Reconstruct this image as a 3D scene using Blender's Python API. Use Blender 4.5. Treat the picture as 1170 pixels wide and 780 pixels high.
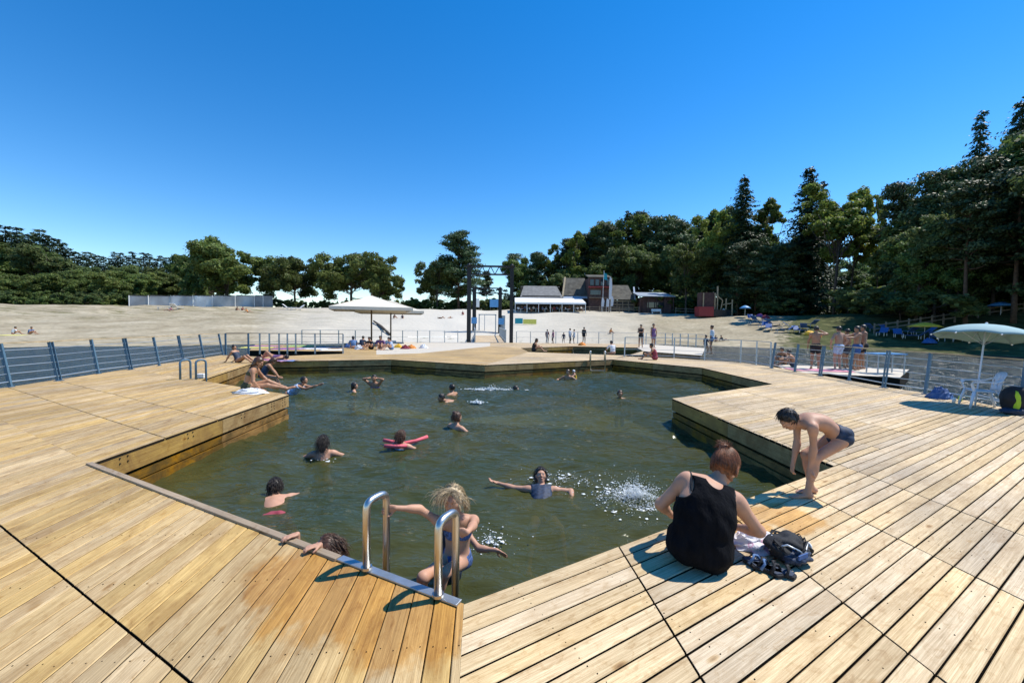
import bpy, bmesh, math, random
import numpy as np
from mathutils import Vector, Matrix
R = math.radians
for o in list(bpy.data.objects): bpy.data.objects.remove(o)
sc = bpy.context.scene
col = sc.collection
# ------------------------------------------------------------------ camera, sky, sun
FPX, CX, CY, PIT, ROLL, EYE = 470.0, 585.0, 390.0, math.atan(19/470.0), R(0.7), 1.65
cam = bpy.data.cameras.new('camera'); camo = bpy.data.objects.new('camera', cam); col.objects.link(camo)
cam.sensor_width = 36; cam.sensor_fit = 'HORIZONTAL'; cam.lens = FPX/1170*36; cam.clip_start = 0.05; cam.clip_end = 3000
camo.matrix_world = Matrix.Translation((0, 0, EYE)) @ Matrix.Rotation(math.pi/2-PIT, 4, 'X') @ Matrix.Rotation(ROLL, 4, 'Z')
sc.camera = camo
SUN_EL, SUN_AZ = R(57), R(72)          # azimuth from +Y towards +X
w = bpy.data.worlds.new('World'); sc.world = w; w.use_nodes = True
nt = w.node_tree; bg = nt.nodes['Background']
sky = nt.nodes.new('ShaderNodeTexSky'); sky.sky_type = 'NISHITA'; sky.sun_disc = False
sky.sun_elevation = SUN_EL; sky.sun_rotation = SUN_AZ
sky.air_density = 1.0; sky.dust_density = 0.0; sky.ozone_density = 2.0; sky.altitude = 300
hs = nt.nodes.new('ShaderNodeHueSaturation'); hs.inputs['Saturation'].default_value = 1.42; hs.inputs['Value'].default_value = 1.0
hs.inputs['Hue'].default_value = 0.5035
nt.links.new(sky.outputs[0], hs.inputs['Color']); nt.links.new(hs.outputs[0], bg.inputs['Color'])
bg.inputs['Strength'].default_value = 0.15
sl = bpy.data.lights.new('sun', 'SUN'); sl.energy = 4.4; sl.angle = R(0.5); sl.color = (1.0, 0.95, 0.86)
so = bpy.data.objects.new('sun', sl); col.objects.link(so)
sdir = Vector((math.cos(SUN_EL)*math.sin(SUN_AZ), math.cos(SUN_EL)*math.cos(SUN_AZ), math.sin(SUN_EL)))
so.rotation_euler = sdir.to_track_quat('Z', 'Y').to_euler(); so.location = (20, 10, 40)
sc.view_settings.view_transform = 'Standard'; sc.view_settings.look = 'None'
sc.view_settings.exposure = 0.40; sc.view_settings.gamma = 1
sc.cycles.use_denoising = True
sc.cycles.max_bounces = 6; sc.cycles.transparent_max_bounces = 10; sc.cycles.caustics_refractive = False; sc.cycles.caustics_reflective = False

_c, _s, _cr, _sr = math.cos(PIT), math.sin(PIT), math.cos(ROLL), math.sin(ROLL)
def ray(px, py):
    x, y, z = px-CX, CY-py, -FPX
    x, y = _cr*x-_sr*y, _sr*x+_cr*y
    return Vector((x, -z*_c+y*_s, z*_s+y*_c))
def at(px, py, z=0.0):                 # where the sight line meets height z
    r = ray(px, py); return Vector((0, 0, EYE))+r*((z-EYE)/r.z)
def atd(px, py, Y):                    # point on the sight line at depth Y
    r = ray(px, py); return Vector((0, 0, EYE))+r*(Y/r.y)
WZ = -0.55

# ------------------------------------------------------------------ tagging and mesh helpers
def tag(o, label=None, cat=None, group=None, kind=None):
    if label: o['label'] = label
    if cat: o['category'] = cat
    if group: o['group'] = group
    if kind: o['kind'] = kind
    return o
def empty(name, loc, label, cat, group=None, rz=0):
    o = bpy.data.objects.new(name, None); o.empty_display_size = .1; col.objects.link(o)
    o.location = loc; o.rotation_euler.z = rz
    return tag(o, label, cat, group)
def mobj(name, verts, faces, mat, parent=None, smooth=False, loc=None):
    me = bpy.data.meshes.new(name)
    me.from_pydata([tuple(v) for v in verts], [], [tuple(f) for f in faces])
    if mat: me.materials.append(mat)
    if smooth: me.polygons.foreach_set('use_smooth', [True]*len(me.polygons))
    me.update()
    o = bpy.data.objects.new(name, me); col.objects.link(o)
    if parent: o.parent = parent
    if loc is not None: o.location = loc
    return o
def npobj(name, V, F, mat, parent=None, smooth=True, loc=None):      # numpy verts, (n,3|4) faces
    me = bpy.data.meshes.new(name); n, k = F.shape
    me.vertices.add(len(V)); me.vertices.foreach_set('co', V.astype(np.float32).ravel())
    me.loops.add(n*k); me.loops.foreach_set('vertex_index', F.astype(np.int32).ravel())
    me.polygons.add(n); me.polygons.foreach_set('loop_start', np.arange(0, n*k, k, dtype=np.int32))
    me.update(calc_edges=True)
    if smooth: me.polygons.foreach_set('use_smooth', np.ones(n, bool))
    if mat: me.materials.append(mat)
    o = bpy.data.objects.new(name, me); col.objects.link(o)
    if parent: o.parent = parent
    if loc is not None: o.location = loc
    return o
class MB:
    def __init__(s): s.v = []; s.f = []
    def box(s, c, d, rz=0, rot=None):
        c = Vector(c); M = rot if rot is not None else Matrix.Rotation(rz, 3, 'Z'); b = len(s.v)
        for i in range(8):
            p = Vector(((i & 1)-.5, ((i >> 1) & 1)-.5, ((i >> 2) & 1)-.5))
            s.v.append(c+M @ Vector((p.x*d[0], p.y*d[1], p.z*d[2])))
        for f in ((0,2,3,1),(4,5,7,6),(0,1,5,4),(2,6,7,3),(0,4,6,2),(1,3,7,5)): s.f.append(tuple(b+i for i in f))
        return s
    def bar(s, a, b, w, h=None, up=Vector((0,0,1))):
        a = Vector(a); b = Vector(b); h = h or w; d = (b-a); L = d.length
        if L < 1e-6: return s
        d.normalize(); x = d.cross(up)
        if x.length < 1e-3: x = d.cross(Vector((1,0,0)))
        x.normalize(); z = x.cross(d)
        M = Matrix((x, d, z)).transposed()
        return s.box((a+b)/2, (w, L, h), rot=M)
    def tube(s, pts, r, n=8, caps=True):
        pts = [Vector(p) for p in pts]; rs = r if isinstance(r, (list, tuple)) else [r]*len(pts)
        prev = None; base = len(s.v); x = None
        for i, p in enumerate(pts):
            t = (pts[min(i+1, len(pts)-1)]-pts[max(i-1, 0)])
            if t.length < 1e-9: t = Vector((0,0,1))
            t.normalize()
            if x is None:
                x = t.cross(Vector((0,0,1)))
                if x.length < 1e-2: x = t.cross(Vector((1,0,0)))
            x = (x-t*x.dot(t)); x.normalize(); y = t.cross(x)
            for k in range(n):
                a = 2*math.pi*k/n; s.v.append(p+(x*math.cos(a)+y*math.sin(a))*rs[i])
        for i in range(len(pts)-1):
            for k in range(n):
                a = base+i*n+k; b = base+i*n+(k+1) % n; s.f.append((a, b, b+n, a+n))
        if caps:
            s.f.append(tuple(base+k for k in reversed(range(n)))); e = base+(len(pts)-1)*n
            s.f.append(tuple(e+k for k in range(n)))
        return s
    def ball(s, c, r, n=8, m=6, sq=(1,1,1)):
        c = Vector(c); b = len(s.v)
        for j in range(m+1):
            th = math.pi*j/m
            for k in range(n):
                a = 2*math.pi*k/n
                s.v.append(c+Vector((math.sin(th)*math.cos(a)*r*sq[0], math.sin(th)*math.sin(a)*r*sq[1], math.cos(th)*r*sq[2])))
        for j in range(m):
            for k in range(n):
                a = b+j*n+k; q = b+j*n+(k+1) % n; s.f.append((a, a+n, q+n, q))
        return s
    def prism(s, poly, z0, z1):           # poly: list of (x,y) ccw
        n = len(poly); b = len(s.v)
        for z in (z0, z1):
            for p in poly: s.v.append(Vector((p[0], p[1], z)))
        s.f.append(tuple(b+n+i for i in range(n))); s.f.append(tuple(b+i for i in reversed(range(n))))
        for i in range(n):
            j = (i+1) % n; s.f.append((b+i, b+j, b+n+j, b+n+i))
        return s
    def slab(s, pts, th, nrm=None):       # thick polygon from 3-D points
        pts = [Vector(p) for p in pts]; n_ = nrm or (pts[1]-pts[0]).cross(pts[2]-pts[0]).normalized(); n = len(pts); b = len(s.v)
        for k in (0, 1):
            for p in pts: s.v.append(p+n_*th*k)
        s.f.append(tuple(b+n+i for i in range(n))); s.f.append(tuple(b+i for i in reversed(range(n))))
        for i in range(n):
            j = (i+1) % n; s.f.append((b+i, b+j, b+n+j, b+n+i))
        return s
    def build(s, name, mat, parent=None, smooth=False, loc=None, bevel=0):
        o = mobj(name, s.v, s.f, mat, parent, smooth, loc)
        if bevel:
            m = o.modifiers.new('bevel', 'BEVEL'); m.width = bevel; m.segments = 2; m.limit_method = 'ANGLE'
        return o
def copy_tree(o, parent=None):
    c = o.copy(); col.objects.link(c)
    if parent is not None: c.parent = parent
    for ch in list(o.children): copy_tree(ch, c)
    return c

# ------------------------------------------------------------------ materials
def mat(name, rgb, rough=.6, metal=0., spec=.5, var=0., vscale=8., bump=0., bscale=40., stretch=None, sub=0., island=0., island_hue=0., coat=0.):
    m = bpy.data.materials.new(name); m.use_nodes = True; n = m.node_tree; N = n.nodes; L = n.links
    b = N['Principled BSDF']; b.inputs['Roughness'].default_value = rough; b.inputs['Metallic'].default_value = metal
    b.inputs['Specular IOR Level'].default_value = spec; b.inputs['Coat Weight'].default_value = coat
    b.inputs['Base Color'].default_value = (*rgb, 1)
    tc = N.new('ShaderNodeTexCoord'); mp = N.new('ShaderNodeMapping'); L.new(tc.outputs['Object'], mp.inputs[0])
    if stretch: mp.inputs['Scale'].default_value = stretch
    cur = None
    if var or island:
        nz = N.new('ShaderNodeTexNoise'); nz.inputs['Scale'].default_value = vscale; nz.inputs['Detail'].default_value = 5
        L.new(mp.outputs[0], nz.inputs['Vector'])
        h = N.new('ShaderNodeHueSaturation'); h.inputs['Color'].default_value = (*rgb, 1)
        mr = N.new('ShaderNodeMapRange'); mr.inputs['To Min'].default_value = 1-var; mr.inputs['To Max'].default_value = 1+var
        mr.inputs['From Min'].default_value = .3; mr.inputs['From Max'].default_value = .7
        L.new(nz.outputs[0], mr.inputs[0])
        val = mr.outputs[0]
        if island:
            g = N.new('ShaderNodeNewGeometry'); mi = N.new('ShaderNodeMapRange'); mi.inputs['To Min'].default_value = 1-island; mi.inputs['To Max'].default_value = 1+island
            L.new(g.outputs['Random Per Island'], mi.inputs[0])
            mu = N.new('ShaderNodeMath'); mu.operation = 'MULTIPLY'; L.new(val, mu.inputs[0]); L.new(mi.outputs[0], mu.inputs[1]); val = mu.outputs[0]
            if island_hue:
                m2 = N.new('ShaderNodeMath'); m2.operation = 'MULTIPLY'; m2.inputs[1].default_value = 7.31; L.new(g.outputs['Random Per Island'], m2.inputs[0])
                fr = N.new('ShaderNodeMath'); fr.operation = 'FRACT'; L.new(m2.outputs[0], fr.inputs[0])
                mh = N.new('ShaderNodeMapRange'); mh.inputs['To Min'].default_value = .5-island_hue; mh.inputs['To Max'].default_value = .5+island_hue
                L.new(fr.outputs[0], mh.inputs[0]); L.new(mh.outputs[0], h.inputs['Hue'])
        L.new(val, h.inputs['Value']); L.new(h.outputs[0], b.inputs['Base Color'])
    if bump:
        nb = N.new('ShaderNodeTexNoise'); nb.inputs['Scale'].default_value = bscale; nb.inputs['Detail'].default_value = 4
        L.new(mp.outputs[0], nb.inputs['Vector'])
        bp = N.new('ShaderNodeBump'); bp.inputs['Strength'].default_value = bump; bp.inputs['Distance'].default_value = .02
        L.new(nb.outputs[0], bp.inputs['Height']); L.new(bp.outputs[0], b.inputs['Normal'])
    if sub:
        b.inputs['Subsurface Weight'].default_value = sub; b.inputs['Subsurface Radius'].default_value = (.02, .008, .004); b.inputs['Subsurface Scale'].default_value = 1.0
    return m
def ramp(N, stops):
    r = N.new('ShaderNodeValToRGB'); e = r.color_ramp.elements
    while len(e) < len(stops): e.new(.5)
    for q, (p, c) in zip(e, stops): q.position = p; q.color = (*c, 1) if len(c) == 3 else c
    return r
def wood(name, c_lo, c_hi, stain, stain_amt=.5, spread=.25, rough=.62, edge=(.12,.08,.04), wet=None):
    """planks: every loose plank its own tone, long grain along local X, knots and stains"""
    m = bpy.data.materials.new(name); m.use_nodes = True; n = m.node_tree; N = n.nodes; L = n.links
    b = N['Principled BSDF']; tc = N.new('ShaderNodeTexCoord'); g = N.new('ShaderNodeNewGeometry')
    # shift the texture for each plank
    mu = N.new('ShaderNodeVectorMath'); mu.operation = 'SCALE'; mu.inputs[0].default_value = (13.7, 5.3, 3.1); L.new(g.outputs['Random Per Island'], mu.inputs['Scale'])
    ad = N.new('ShaderNodeVectorMath'); ad.operation = 'ADD'; L.new(tc.outputs['Object'], ad.inputs[0]); L.new(mu.outputs[0], ad.inputs[1])
    def noise(sc_, scale, det=5, rough_=.55, src=ad, dist=0):
        mp = N.new('ShaderNodeMapping'); mp.inputs['Scale'].default_value = sc_; L.new(src.outputs[0 if src is ad else 'Object'], mp.inputs[0])
        z = N.new('ShaderNodeTexNoise'); z.inputs['Scale'].default_value = scale; z.inputs['Detail'].default_value = det; z.inputs['Roughness'].default_value = rough_
        z.inputs['Distortion'].default_value = dist; L.new(mp.outputs[0], z.inputs['Vector']); return z
    grain = noise((.32, 17, 17), 7, 8, .72, dist=.9)
    r1 = ramp(N, [(.34, c_lo), (.50, tuple((a+b_)/2 for a, b_ in zip(c_lo, c_hi))), (.64, c_hi)]); L.new(grain.outputs[0], r1.inputs[0])
    # island tone
    hsv = N.new('ShaderNodeHueSaturation'); L.new(r1.outputs[0], hsv.inputs['Color'])
    mi = N.new('ShaderNodeMapRange'); mi.inputs['To Min'].default_value = 1-spread; mi.inputs['To Max'].default_value = 1+spread; L.new(g.outputs['Random Per Island'], mi.inputs[0]); L.new(mi.outputs[0], hsv.inputs['Value'])
    m2 = N.new('ShaderNodeMath'); m2.operation = 'MULTIPLY'; m2.inputs[1].default_value = 9.17; L.new(g.outputs['Random Per Island'], m2.inputs[0])
    fr = N.new('ShaderNodeMath'); fr.operation = 'FRACT'; L.new(m2.outputs[0], fr.inputs[0])
    ms = N.new('ShaderNodeMapRange'); ms.inputs['To Min'].default_value = .86; ms.inputs['To Max'].default_value = 1.15; L.new(fr.outputs[0], ms.inputs[0]); L.new(ms.outputs[0], hsv.inputs['Saturation'])
    # stains
    st = noise((.9, 3.2, 1), 2.1, 6, .66, dist=.8); r2 = ramp(N, [(.46, (0,0,0)), (.55, (.5,.5,.5)), (.66, (1,1,1))]); L.new(st.outputs[0], r2.inputs[0])
    sm = N.new('ShaderNodeMath'); sm.operation = 'MULTIPLY'; sm.inputs[1].default_value = stain_amt; L.new(r2.outputs[0], sm.inputs[0])
    mx = N.new('ShaderNodeMix'); mx.data_type = 'RGBA'; L.new(sm.outputs[0], mx.inputs[0]); L.new(hsv.outputs[0], mx.inputs[6]); mx.inputs[7].default_value = (*stain, 1)
    bl = noise((1.1, 2.2, 1), 6.5, 5, .7, dist=1.2); rb_ = ramp(N, [(.52, (1,1,1)), (.62, (.78,.70,.58)), (.72, (.50,.38,.26))]); L.new(bl.outputs[0], rb_.inputs[0])
    mb_ = N.new('ShaderNodeMix'); mb_.data_type = 'RGBA'; mb_.blend_type = 'MULTIPLY'; mb_.inputs[0].default_value = .6; L.new(mx.outputs[2], mb_.inputs[6]); L.new(rb_.outputs[0], mb_.inputs[7]); mx = mb_
    # large pale / grey patches over the whole deck
    bgp = noise((1,1,1), .45, 3, .5, src=tc); r4 = ramp(N, [(.35, (.80,.80,.82)), (.65, (1.12,1.1,1.05))]); L.new(bgp.outputs[0], r4.inputs[0])
    mm = N.new('ShaderNodeMix'); mm.data_type = 'RGBA'; mm.blend_type = 'MULTIPLY'; mm.inputs[0].default_value = 1; L.new(mx.outputs[2], mm.inputs[6]); L.new(r4.outputs[0], mm.inputs[7])
    # knots
    mpk = N.new('ShaderNodeMapping'); mpk.inputs['Scale'].default_value = (1.3, 3.5, 3.5); L.new(ad.outputs[0], mpk.inputs[0])
    vo = N.new('ShaderNodeTexVoronoi'); vo.inputs['Scale'].default_value = 1.6; L.new(mpk.outputs[0], vo.inputs['Vector'])
    rk = ramp(N, [(.03, (.35,.22,.1)), (.085, (.8,.68,.5)), (.13, (1,1,1))]); L.new(vo.outputs['Distance'], rk.inputs[0])
    mk = N.new('ShaderNodeMix'); mk.data_type = 'RGBA'; mk.blend_type = 'MULTIPLY'; mk.inputs[0].default_value = .85; L.new(mm.outputs[2], mk.inputs[6]); L.new(rk.outputs[0], mk.inputs[7])
    out = mk.outputs[2]
    if wet:
        gp = N.new('ShaderNodeNewGeometry'); acc = None
        for (p_, r_) in wet:
            vd = N.new('ShaderNodeVectorMath'); vd.operation = 'DISTANCE'; L.new(gp.outputs['Position'], vd.inputs[0]); vd.inputs[1].default_value = p_
            q_ = N.new('ShaderNodeMapRange'); q_.inputs['From Min'].default_value = r_; q_.inputs['From Max'].default_value = 0; L.new(vd.outputs['Value'], q_.inputs[0])
            if acc is None: acc = q_
            else: a_ = N.new('ShaderNodeMath'); a_.operation = 'MAXIMUM'; L.new(acc.outputs[0], a_.inputs[0]); L.new(q_.outputs[0], a_.inputs[1]); acc = a_
        wn = noise((.8, 1.6, 1), 4, 5, .6, src=tc); sm2 = N.new('ShaderNodeMath'); sm2.operation = 'ADD'; L.new(acc.outputs[0], sm2.inputs[0]); L.new(wn.outputs[0], sm2.inputs[1])
        wr = N.new('ShaderNodeMapRange'); wr.inputs['From Min'].default_value = .78; wr.inputs['From Max'].default_value = .95; L.new(sm2.outputs[0], wr.inputs[0])
        mw = N.new('ShaderNodeMix'); mw.data_type = 'RGBA'; mw.blend_type = 'MULTIPLY'; L.new(wr.outputs[0], mw.inputs[0]); L.new(out, mw.inputs[6]); mw.inputs[7].default_value = (.90, .70, .42, 1); out = mw.outputs[2]
    rv = b.inputs['Roughness']
    rr = N.new('ShaderNodeMapRange'); rr.inputs['To Min'].default_value = rough+.1; rr.inputs['To Max'].default_value = rough-.12; L.new(st.outputs[0], rr.inputs[0]); L.new(rr.outputs[0], rv)
    L.new(out, b.inputs['Base Color'])
    bp = N.new('ShaderNodeBump'); bp.inputs['Strength'].default_value = .35; bp.inputs['Distance'].default_value = .004
    fine = noise((.6, 30, 30), 10, 4, .6); L.new(fine.outputs[0], bp.inputs['Height']); L.new(bp.outputs[0], b.inputs['Normal'])
    b.inputs['Specular IOR Level'].default_value = .35
    return m
M = {}
M['deck_l'] = wood('golden_planks', (.34,.228,.098), (.68,.49,.238), (.27,.145,.04), .52, .15, wet=[(at(400, 672), .7), (at(470, 705), .55), (at(345, 655), .5)])
M['deck_r'] = wood('pale_planks', (.40,.29,.155), (.75,.59,.375), (.34,.21,.085), .42, .14, wet=[(at(895, 590), .45), (at(850, 600), .4)])
M['deck_w'] = mat('bleached_planks', (.60,.53,.42), .6, var=.1, vscale=3, stretch=(1,8,1))
M['fascia'] = wood('fascia_beam', (.24,.15,.06), (.50,.34,.14), (.20,.11,.04), .8, .2)
M['fasciadark'] = wood('wet_beam', (.16,.085,.025), (.40,.22,.06), (.07,.05,.02), .85, .25, rough=.4)
M['cap'] = wood('grey_cap_board', (.27,.20,.13), (.45,.36,.26), (.3,.24,.18), .4, .12)
M['frame'] = mat('deck_frame_dark', (.018,.014,.010), .95, spec=.1)  # near-black; also put on plank edges as painted shade between boards
M['steel'] = mat('stainless_steel', (.60,.58,.55), .33, 1.0, var=.08, vscale=30, bump=.05, bscale=200, stretch=(1,1,.1))
M['galv'] = mat('galvanised_steel', (.42,.46,.50), .42, .8, var=.15, vscale=12)
M['bluesteel'] = mat('blue_painted_steel', (.085,.165,.24), .45, .1, var=.15, vscale=10)
M['wire'] = mat('rail_wire', (.42,.50,.56), .35, .6)
M['blackmetal'] = mat('black_steel', (.02,.02,.022), .5, .3, var=.2)
M['white'] = mat('white_paint', (.8,.8,.78), .5, var=.05)
M['whiteplastic'] = mat('white_plastic', (.70,.74,.80), .35, var=.05, vscale=4)
M['canvas'] = mat('cream_canvas', (.66,.61,.50), .85, var=.05, vscale=3)
M['awning'] = mat('white_awning', (.80,.82,.82), .7, var=.05)
M['marquee'] = mat('grey_white_hoarding', (.74,.76,.80), .7, var=.1, vscale=.6)
M['marquee2'] = mat('bright_white_hoarding', (.86,.87,.88), .7, var=.1, vscale=.6)
M['polewood'] = mat('parasol_pole_wood', (.10,.07,.04), .6, var=.2)
M['roofgrey'] = mat('grey_roof', (.17,.17,.165), .75, var=.25, vscale=1.5)
M['roofdark'] = mat('dark_mossy_roof', (.075,.07,.055), .85, var=.5, vscale=1.2)
M['walldark'] = mat('dark_timber_wall', (.045,.038,.032), .8, var=.3, vscale=2)
M['wallred'] = mat('red_brown_timber', (.085,.042,.034), .75, var=.3, vscale=2)
M['glass'] = mat('window_glass', (.02,.03,.04), .08, spec=.8)
M['roofblue'] = mat('pale_metal_roof', (.42,.48,.55), .4, .3, var=.1)
M['timber'] = mat('grey_timber', (.22,.17,.12), .8, var=.3, vscale=4)
M['timberlight'] = mat('light_timber', (.42,.33,.2), .8, var=.3, vscale=4)
M['red'] = mat('red_paint', (.28,.03,.03), .5, var=.15)
M['bluefab'] = mat('blue_fabric', (.04,.11,.30), .7, var=.2)
M['bluelight'] = mat('light_blue_plastic', (.10,.32,.60), .5, var=.2)
M['teal'] = mat('teal_flag', (.02,.32,.38), .7)
M['yellow'] = mat('yellow_fabric', (.78,.46,.03), .7, var=.15)
M['towel_y'] = mat('yellow_towel', (.75,.70,.15), .9, var=.15, bump=.4)
M['towel_w'] = mat('white_towel', (.75,.75,.76), .9, var=.1, bump=.5, bscale=60)
M['towel_p'] = mat('purple_towel', (.30,.10,.30), .9, var=.2)
M['towel_g'] = mat('green_towel', (.25,.50,.16), .9, var=.2)
M['towel_pink'] = mat('pink_towel', (.62,.25,.32), .9, var=.2)
M['black'] = mat('black_fabric', (.012,.013,.016), .8, var=.3, vscale=20, bump=.3, bscale=120)
M['navytank'] = mat('black_tank_top', (.0045,.005,.007), .95, spec=.12, var=.35, vscale=9, bump=.55, bscale=16, stretch=(2.4,2.4,.8))
M['whitefab'] = mat('white_fabric', (.70,.71,.74), .85, var=.1, bump=.3)
M['purplefab'] = mat('purple_fabric', (.16,.08,.20), .85, var=.2)
M['redfab'] = mat('red_fabric', (.26,.04,.06), .8, var=.2)
M['bluepat'] = mat('blue_patterned', (.06,.11,.26), .7, var=.8, vscale=60)
M['navy'] = mat('navy_fabric', (.02,.035,.07), .7, var=.5, vscale=30)
M['denim'] = mat('denim_blue', (.09,.18,.36), .8, var=.2)
M['whitestripe'] = mat('pale_blue_shorts', (.42,.52,.68), .8, var=.3, vscale=25)
M['olive'] = mat('olive_fabric', (.07,.07,.03), .8, var=.2)
M['lime'] = mat('lime_fabric', (.45,.65,.03), .7)
M['orange'] = mat('orange_fabric', (.7,.25,.04), .7)
M['foam'] = mat('water_foam', (.80,.84,.84), .25)
M['noodle'] = mat('pink_red_foam', (.75,.13,.16), .7, var=.15)
M['skin1'] = mat('tanned_skin', (.40,.205,.115), .55, var=.1, vscale=10, bump=.1, bscale=80, sub=.06)
M['skin2'] = mat('fair_skin', (.50,.275,.18), .55, var=.12, vscale=9, spec=.35, sub=.05)
M['skin3'] = mat('brown_skin', (.30,.16,.10), .45, var=.1, vscale=10, bump=.1, bscale=80)
M['hair_dark'] = mat('dark_hair', (.020,.014,.010), .48, var=.4, vscale=60)
M['hair_brown'] = mat('brown_hair', (.075,.035,.018), .4, var=.4, vscale=60)
M['hair_red'] = mat('auburn_hair', (.16,.055,.020), .55, var=.45, vscale=60, island=.5)
M['hair_blond'] = mat('blonde_hair', (.42,.32,.19), .38, var=.5, vscale=60, island=.4)
M['eyewhite'] = mat('eye_white', (.75,.73,.7), .2); M['iris'] = mat('eye_dark', (.02,.015,.01), .1); M['lip'] = mat('lips', (.42,.14,.12), .4)
def leafmat(name, rgb, trans=.45, isl=.35, hue=.02):
    m = mat(name, rgb, .55, var=.25, vscale=.35, island=isl, island_hue=hue, spec=.3)
    n = m.node_tree; b = n.nodes['Principled BSDF']; t = n.nodes.new('ShaderNodeBsdfTranslucent'); x = n.nodes.new('ShaderNodeMixShader'); x.inputs[0].default_value = trans
    out = n.nodes['Material Output']; src = b.inputs['Base Color'].links[0].from_socket
    oi = n.nodes.new('ShaderNodeObjectInfo'); h2 = n.nodes.new('ShaderNodeHueSaturation'); m1 = n.nodes.new('ShaderNodeMapRange'); m1.inputs['To Min'].default_value = .72; m1.inputs['To Max'].default_value = 1.42
    m3 = n.nodes.new('ShaderNodeMapRange'); m3.inputs['To Min'].default_value = .478; m3.inputs['To Max'].default_value = .512; f_ = n.nodes.new('ShaderNodeMath'); f_.operation = 'MULTIPLY'; f_.inputs[1].default_value = 5.7; f2 = n.nodes.new('ShaderNodeMath'); f2.operation = 'FRACT'
    n.links.new(oi.outputs['Random'], m1.inputs[0]); n.links.new(oi.outputs['Random'], f_.inputs[0]); n.links.new(f_.outputs[0], f2.inputs[0]); n.links.new(f2.outputs[0], m3.inputs[0]); n.links.new(m1.outputs[0], h2.inputs['Value']); n.links.new(m3.outputs[0], h2.inputs['Hue']); n.links.new(src, h2.inputs['Color']); src = h2.outputs[0]; n.links.new(src, b.inputs['Base Color']); n.links.new(src, t.inputs[0])
    n.links.new(b.outputs[0], x.inputs[1]); n.links.new(t.outputs[0], x.inputs[2]); n.links.new(x.outputs[0], out.inputs[0]); return m
M['leaf_oak'] = leafmat('oak_leaves', (.125,.175,.045)); M['leaf_lt'] = leafmat('light_leaves', (.17,.23,.045), .45)
M['leaf_pine'] = leafmat('pine_needles', (.065,.10,.038), .15); M['leaf_spruce'] = leafmat('spruce_needles', (.040,.070,.030), .12)
M['leaf_far'] = leafmat('far_conifers', (.045,.075,.035), .12); M['leaf_bush'] = leafmat('bush_leaves', (.13,.18,.06))
for k_, c_ in (('marquee', (.70,.72,.74)), ('marquee2', (.80,.80,.80))): M[k_] = leafmat('hoarding_canvas', c_, .6, .0, 0)
M['bark'] = mat('bark', (.075,.055,.04), .9, var=.4, vscale=3, bump=.8, bscale=8); M['barkpine'] = mat('pine_bark', (.13,.075,.045), .9, var=.4, vscale=3, bump=.8, bscale=8)
# ------------------------------------------------------------------ water
rng = np.random.default_rng(5); random.seed(7)
def interp(x, tab): return np.interp(x, [t[0] for t in tab], [t[1] for t in tab])
def water_material(open_lake=False):
    m = bpy.data.materials.new('lake_water'); m.use_nodes = True; N = m.node_tree.nodes; L = m.node_tree.links
    b = N['Principled BSDF']; b.inputs['Base Color'].default_value = (.05, .06, .02, 1); b.inputs['Roughness'].default_value = .045
    b.inputs['IOR'].default_value = 1.333; b.inputs['Specular IOR Level'].default_value = .5
    tc = N.new('ShaderNodeTexCoord')
    def nz(scale, sc_, det=3):
        mp = N.new('ShaderNodeMapping'); mp.inputs['Scale'].default_value = sc_; mp.inputs['Rotation'].default_value = (0, 0, .25); L.new(tc.outputs['Object'], mp.inputs[0])
        z = N.new('ShaderNodeTexNoise'); z.inputs['Scale'].default_value = scale; z.inputs['Detail'].default_value = det; z.inputs['Distortion'].default_value = .5; L.new(mp.outputs[0], z.inputs[0]); return z
    z1 = nz(2.6, (.6, 1.35, 1)); z2 = nz(8, (.65, 1.4, 1))
    b1 = N.new('ShaderNodeBump'); b1.inputs['Strength'].default_value = .75; b1.inputs['Distance'].default_value = .10; L.new(z1.outputs[0], b1.inputs['Height'])
    b2 = N.new('ShaderNodeBump'); b2.inputs['Strength'].default_value = .8; b2.inputs['Distance'].default_value = .03; L.new(z2.outputs[0], b2.inputs['Height']); L.new(b1.outputs[0], b2.inputs['Normal'])
    L.new(b2.outputs[0], b.inputs['Normal'])
    # silt patches, the water's own colour
    z3 = nz(.35, (1, 1, 1)); r = ramp(N, [(.35, (.050, .066, .026)), (.65, (.088, .086, .026))]); L.new(z3.outputs[0], r.inputs[0]); L.new(r.outputs[0], b.inputs['Base Color'])
    if open_lake:
        b.inputs['Roughness'].default_value = .22; b1.inputs['Strength'].default_value = 1.0; b1.inputs['Distance'].default_value = .55; r.color_ramp.elements[0].color = (.014, .030, .032, 1); r.color_ramp.elements[1].color = (.022, .042, .044, 1); return m
    t = N.new('ShaderNodeBsdfTransparent'); t.inputs[0].default_value = (.62, .62, .32, 1)
    x = N.new('ShaderNodeMixShader'); x.inputs[0].default_value = .30; L.new(b.outputs[0], x.inputs[1]); L.new(t.outputs[0], x.inputs[2]); L.new(x.outputs[0], N['Material Output'].inputs[0])
    return m
def fbm_waves(X, Y):
    z = np.zeros_like(X)
    for i in range(46):
        lam = 0.16*(1.085**i)*1.05; th = rng.normal(1.75, .75); k = 2*math.pi/lam
        amp = .0040*(lam/0.5)**.85 * (1 if lam < 1.3 else .35)
        z += amp*np.sin(k*(X*math.cos(th)+Y*math.sin(th))+rng.uniform(0, 6.28))
    return z
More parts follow.
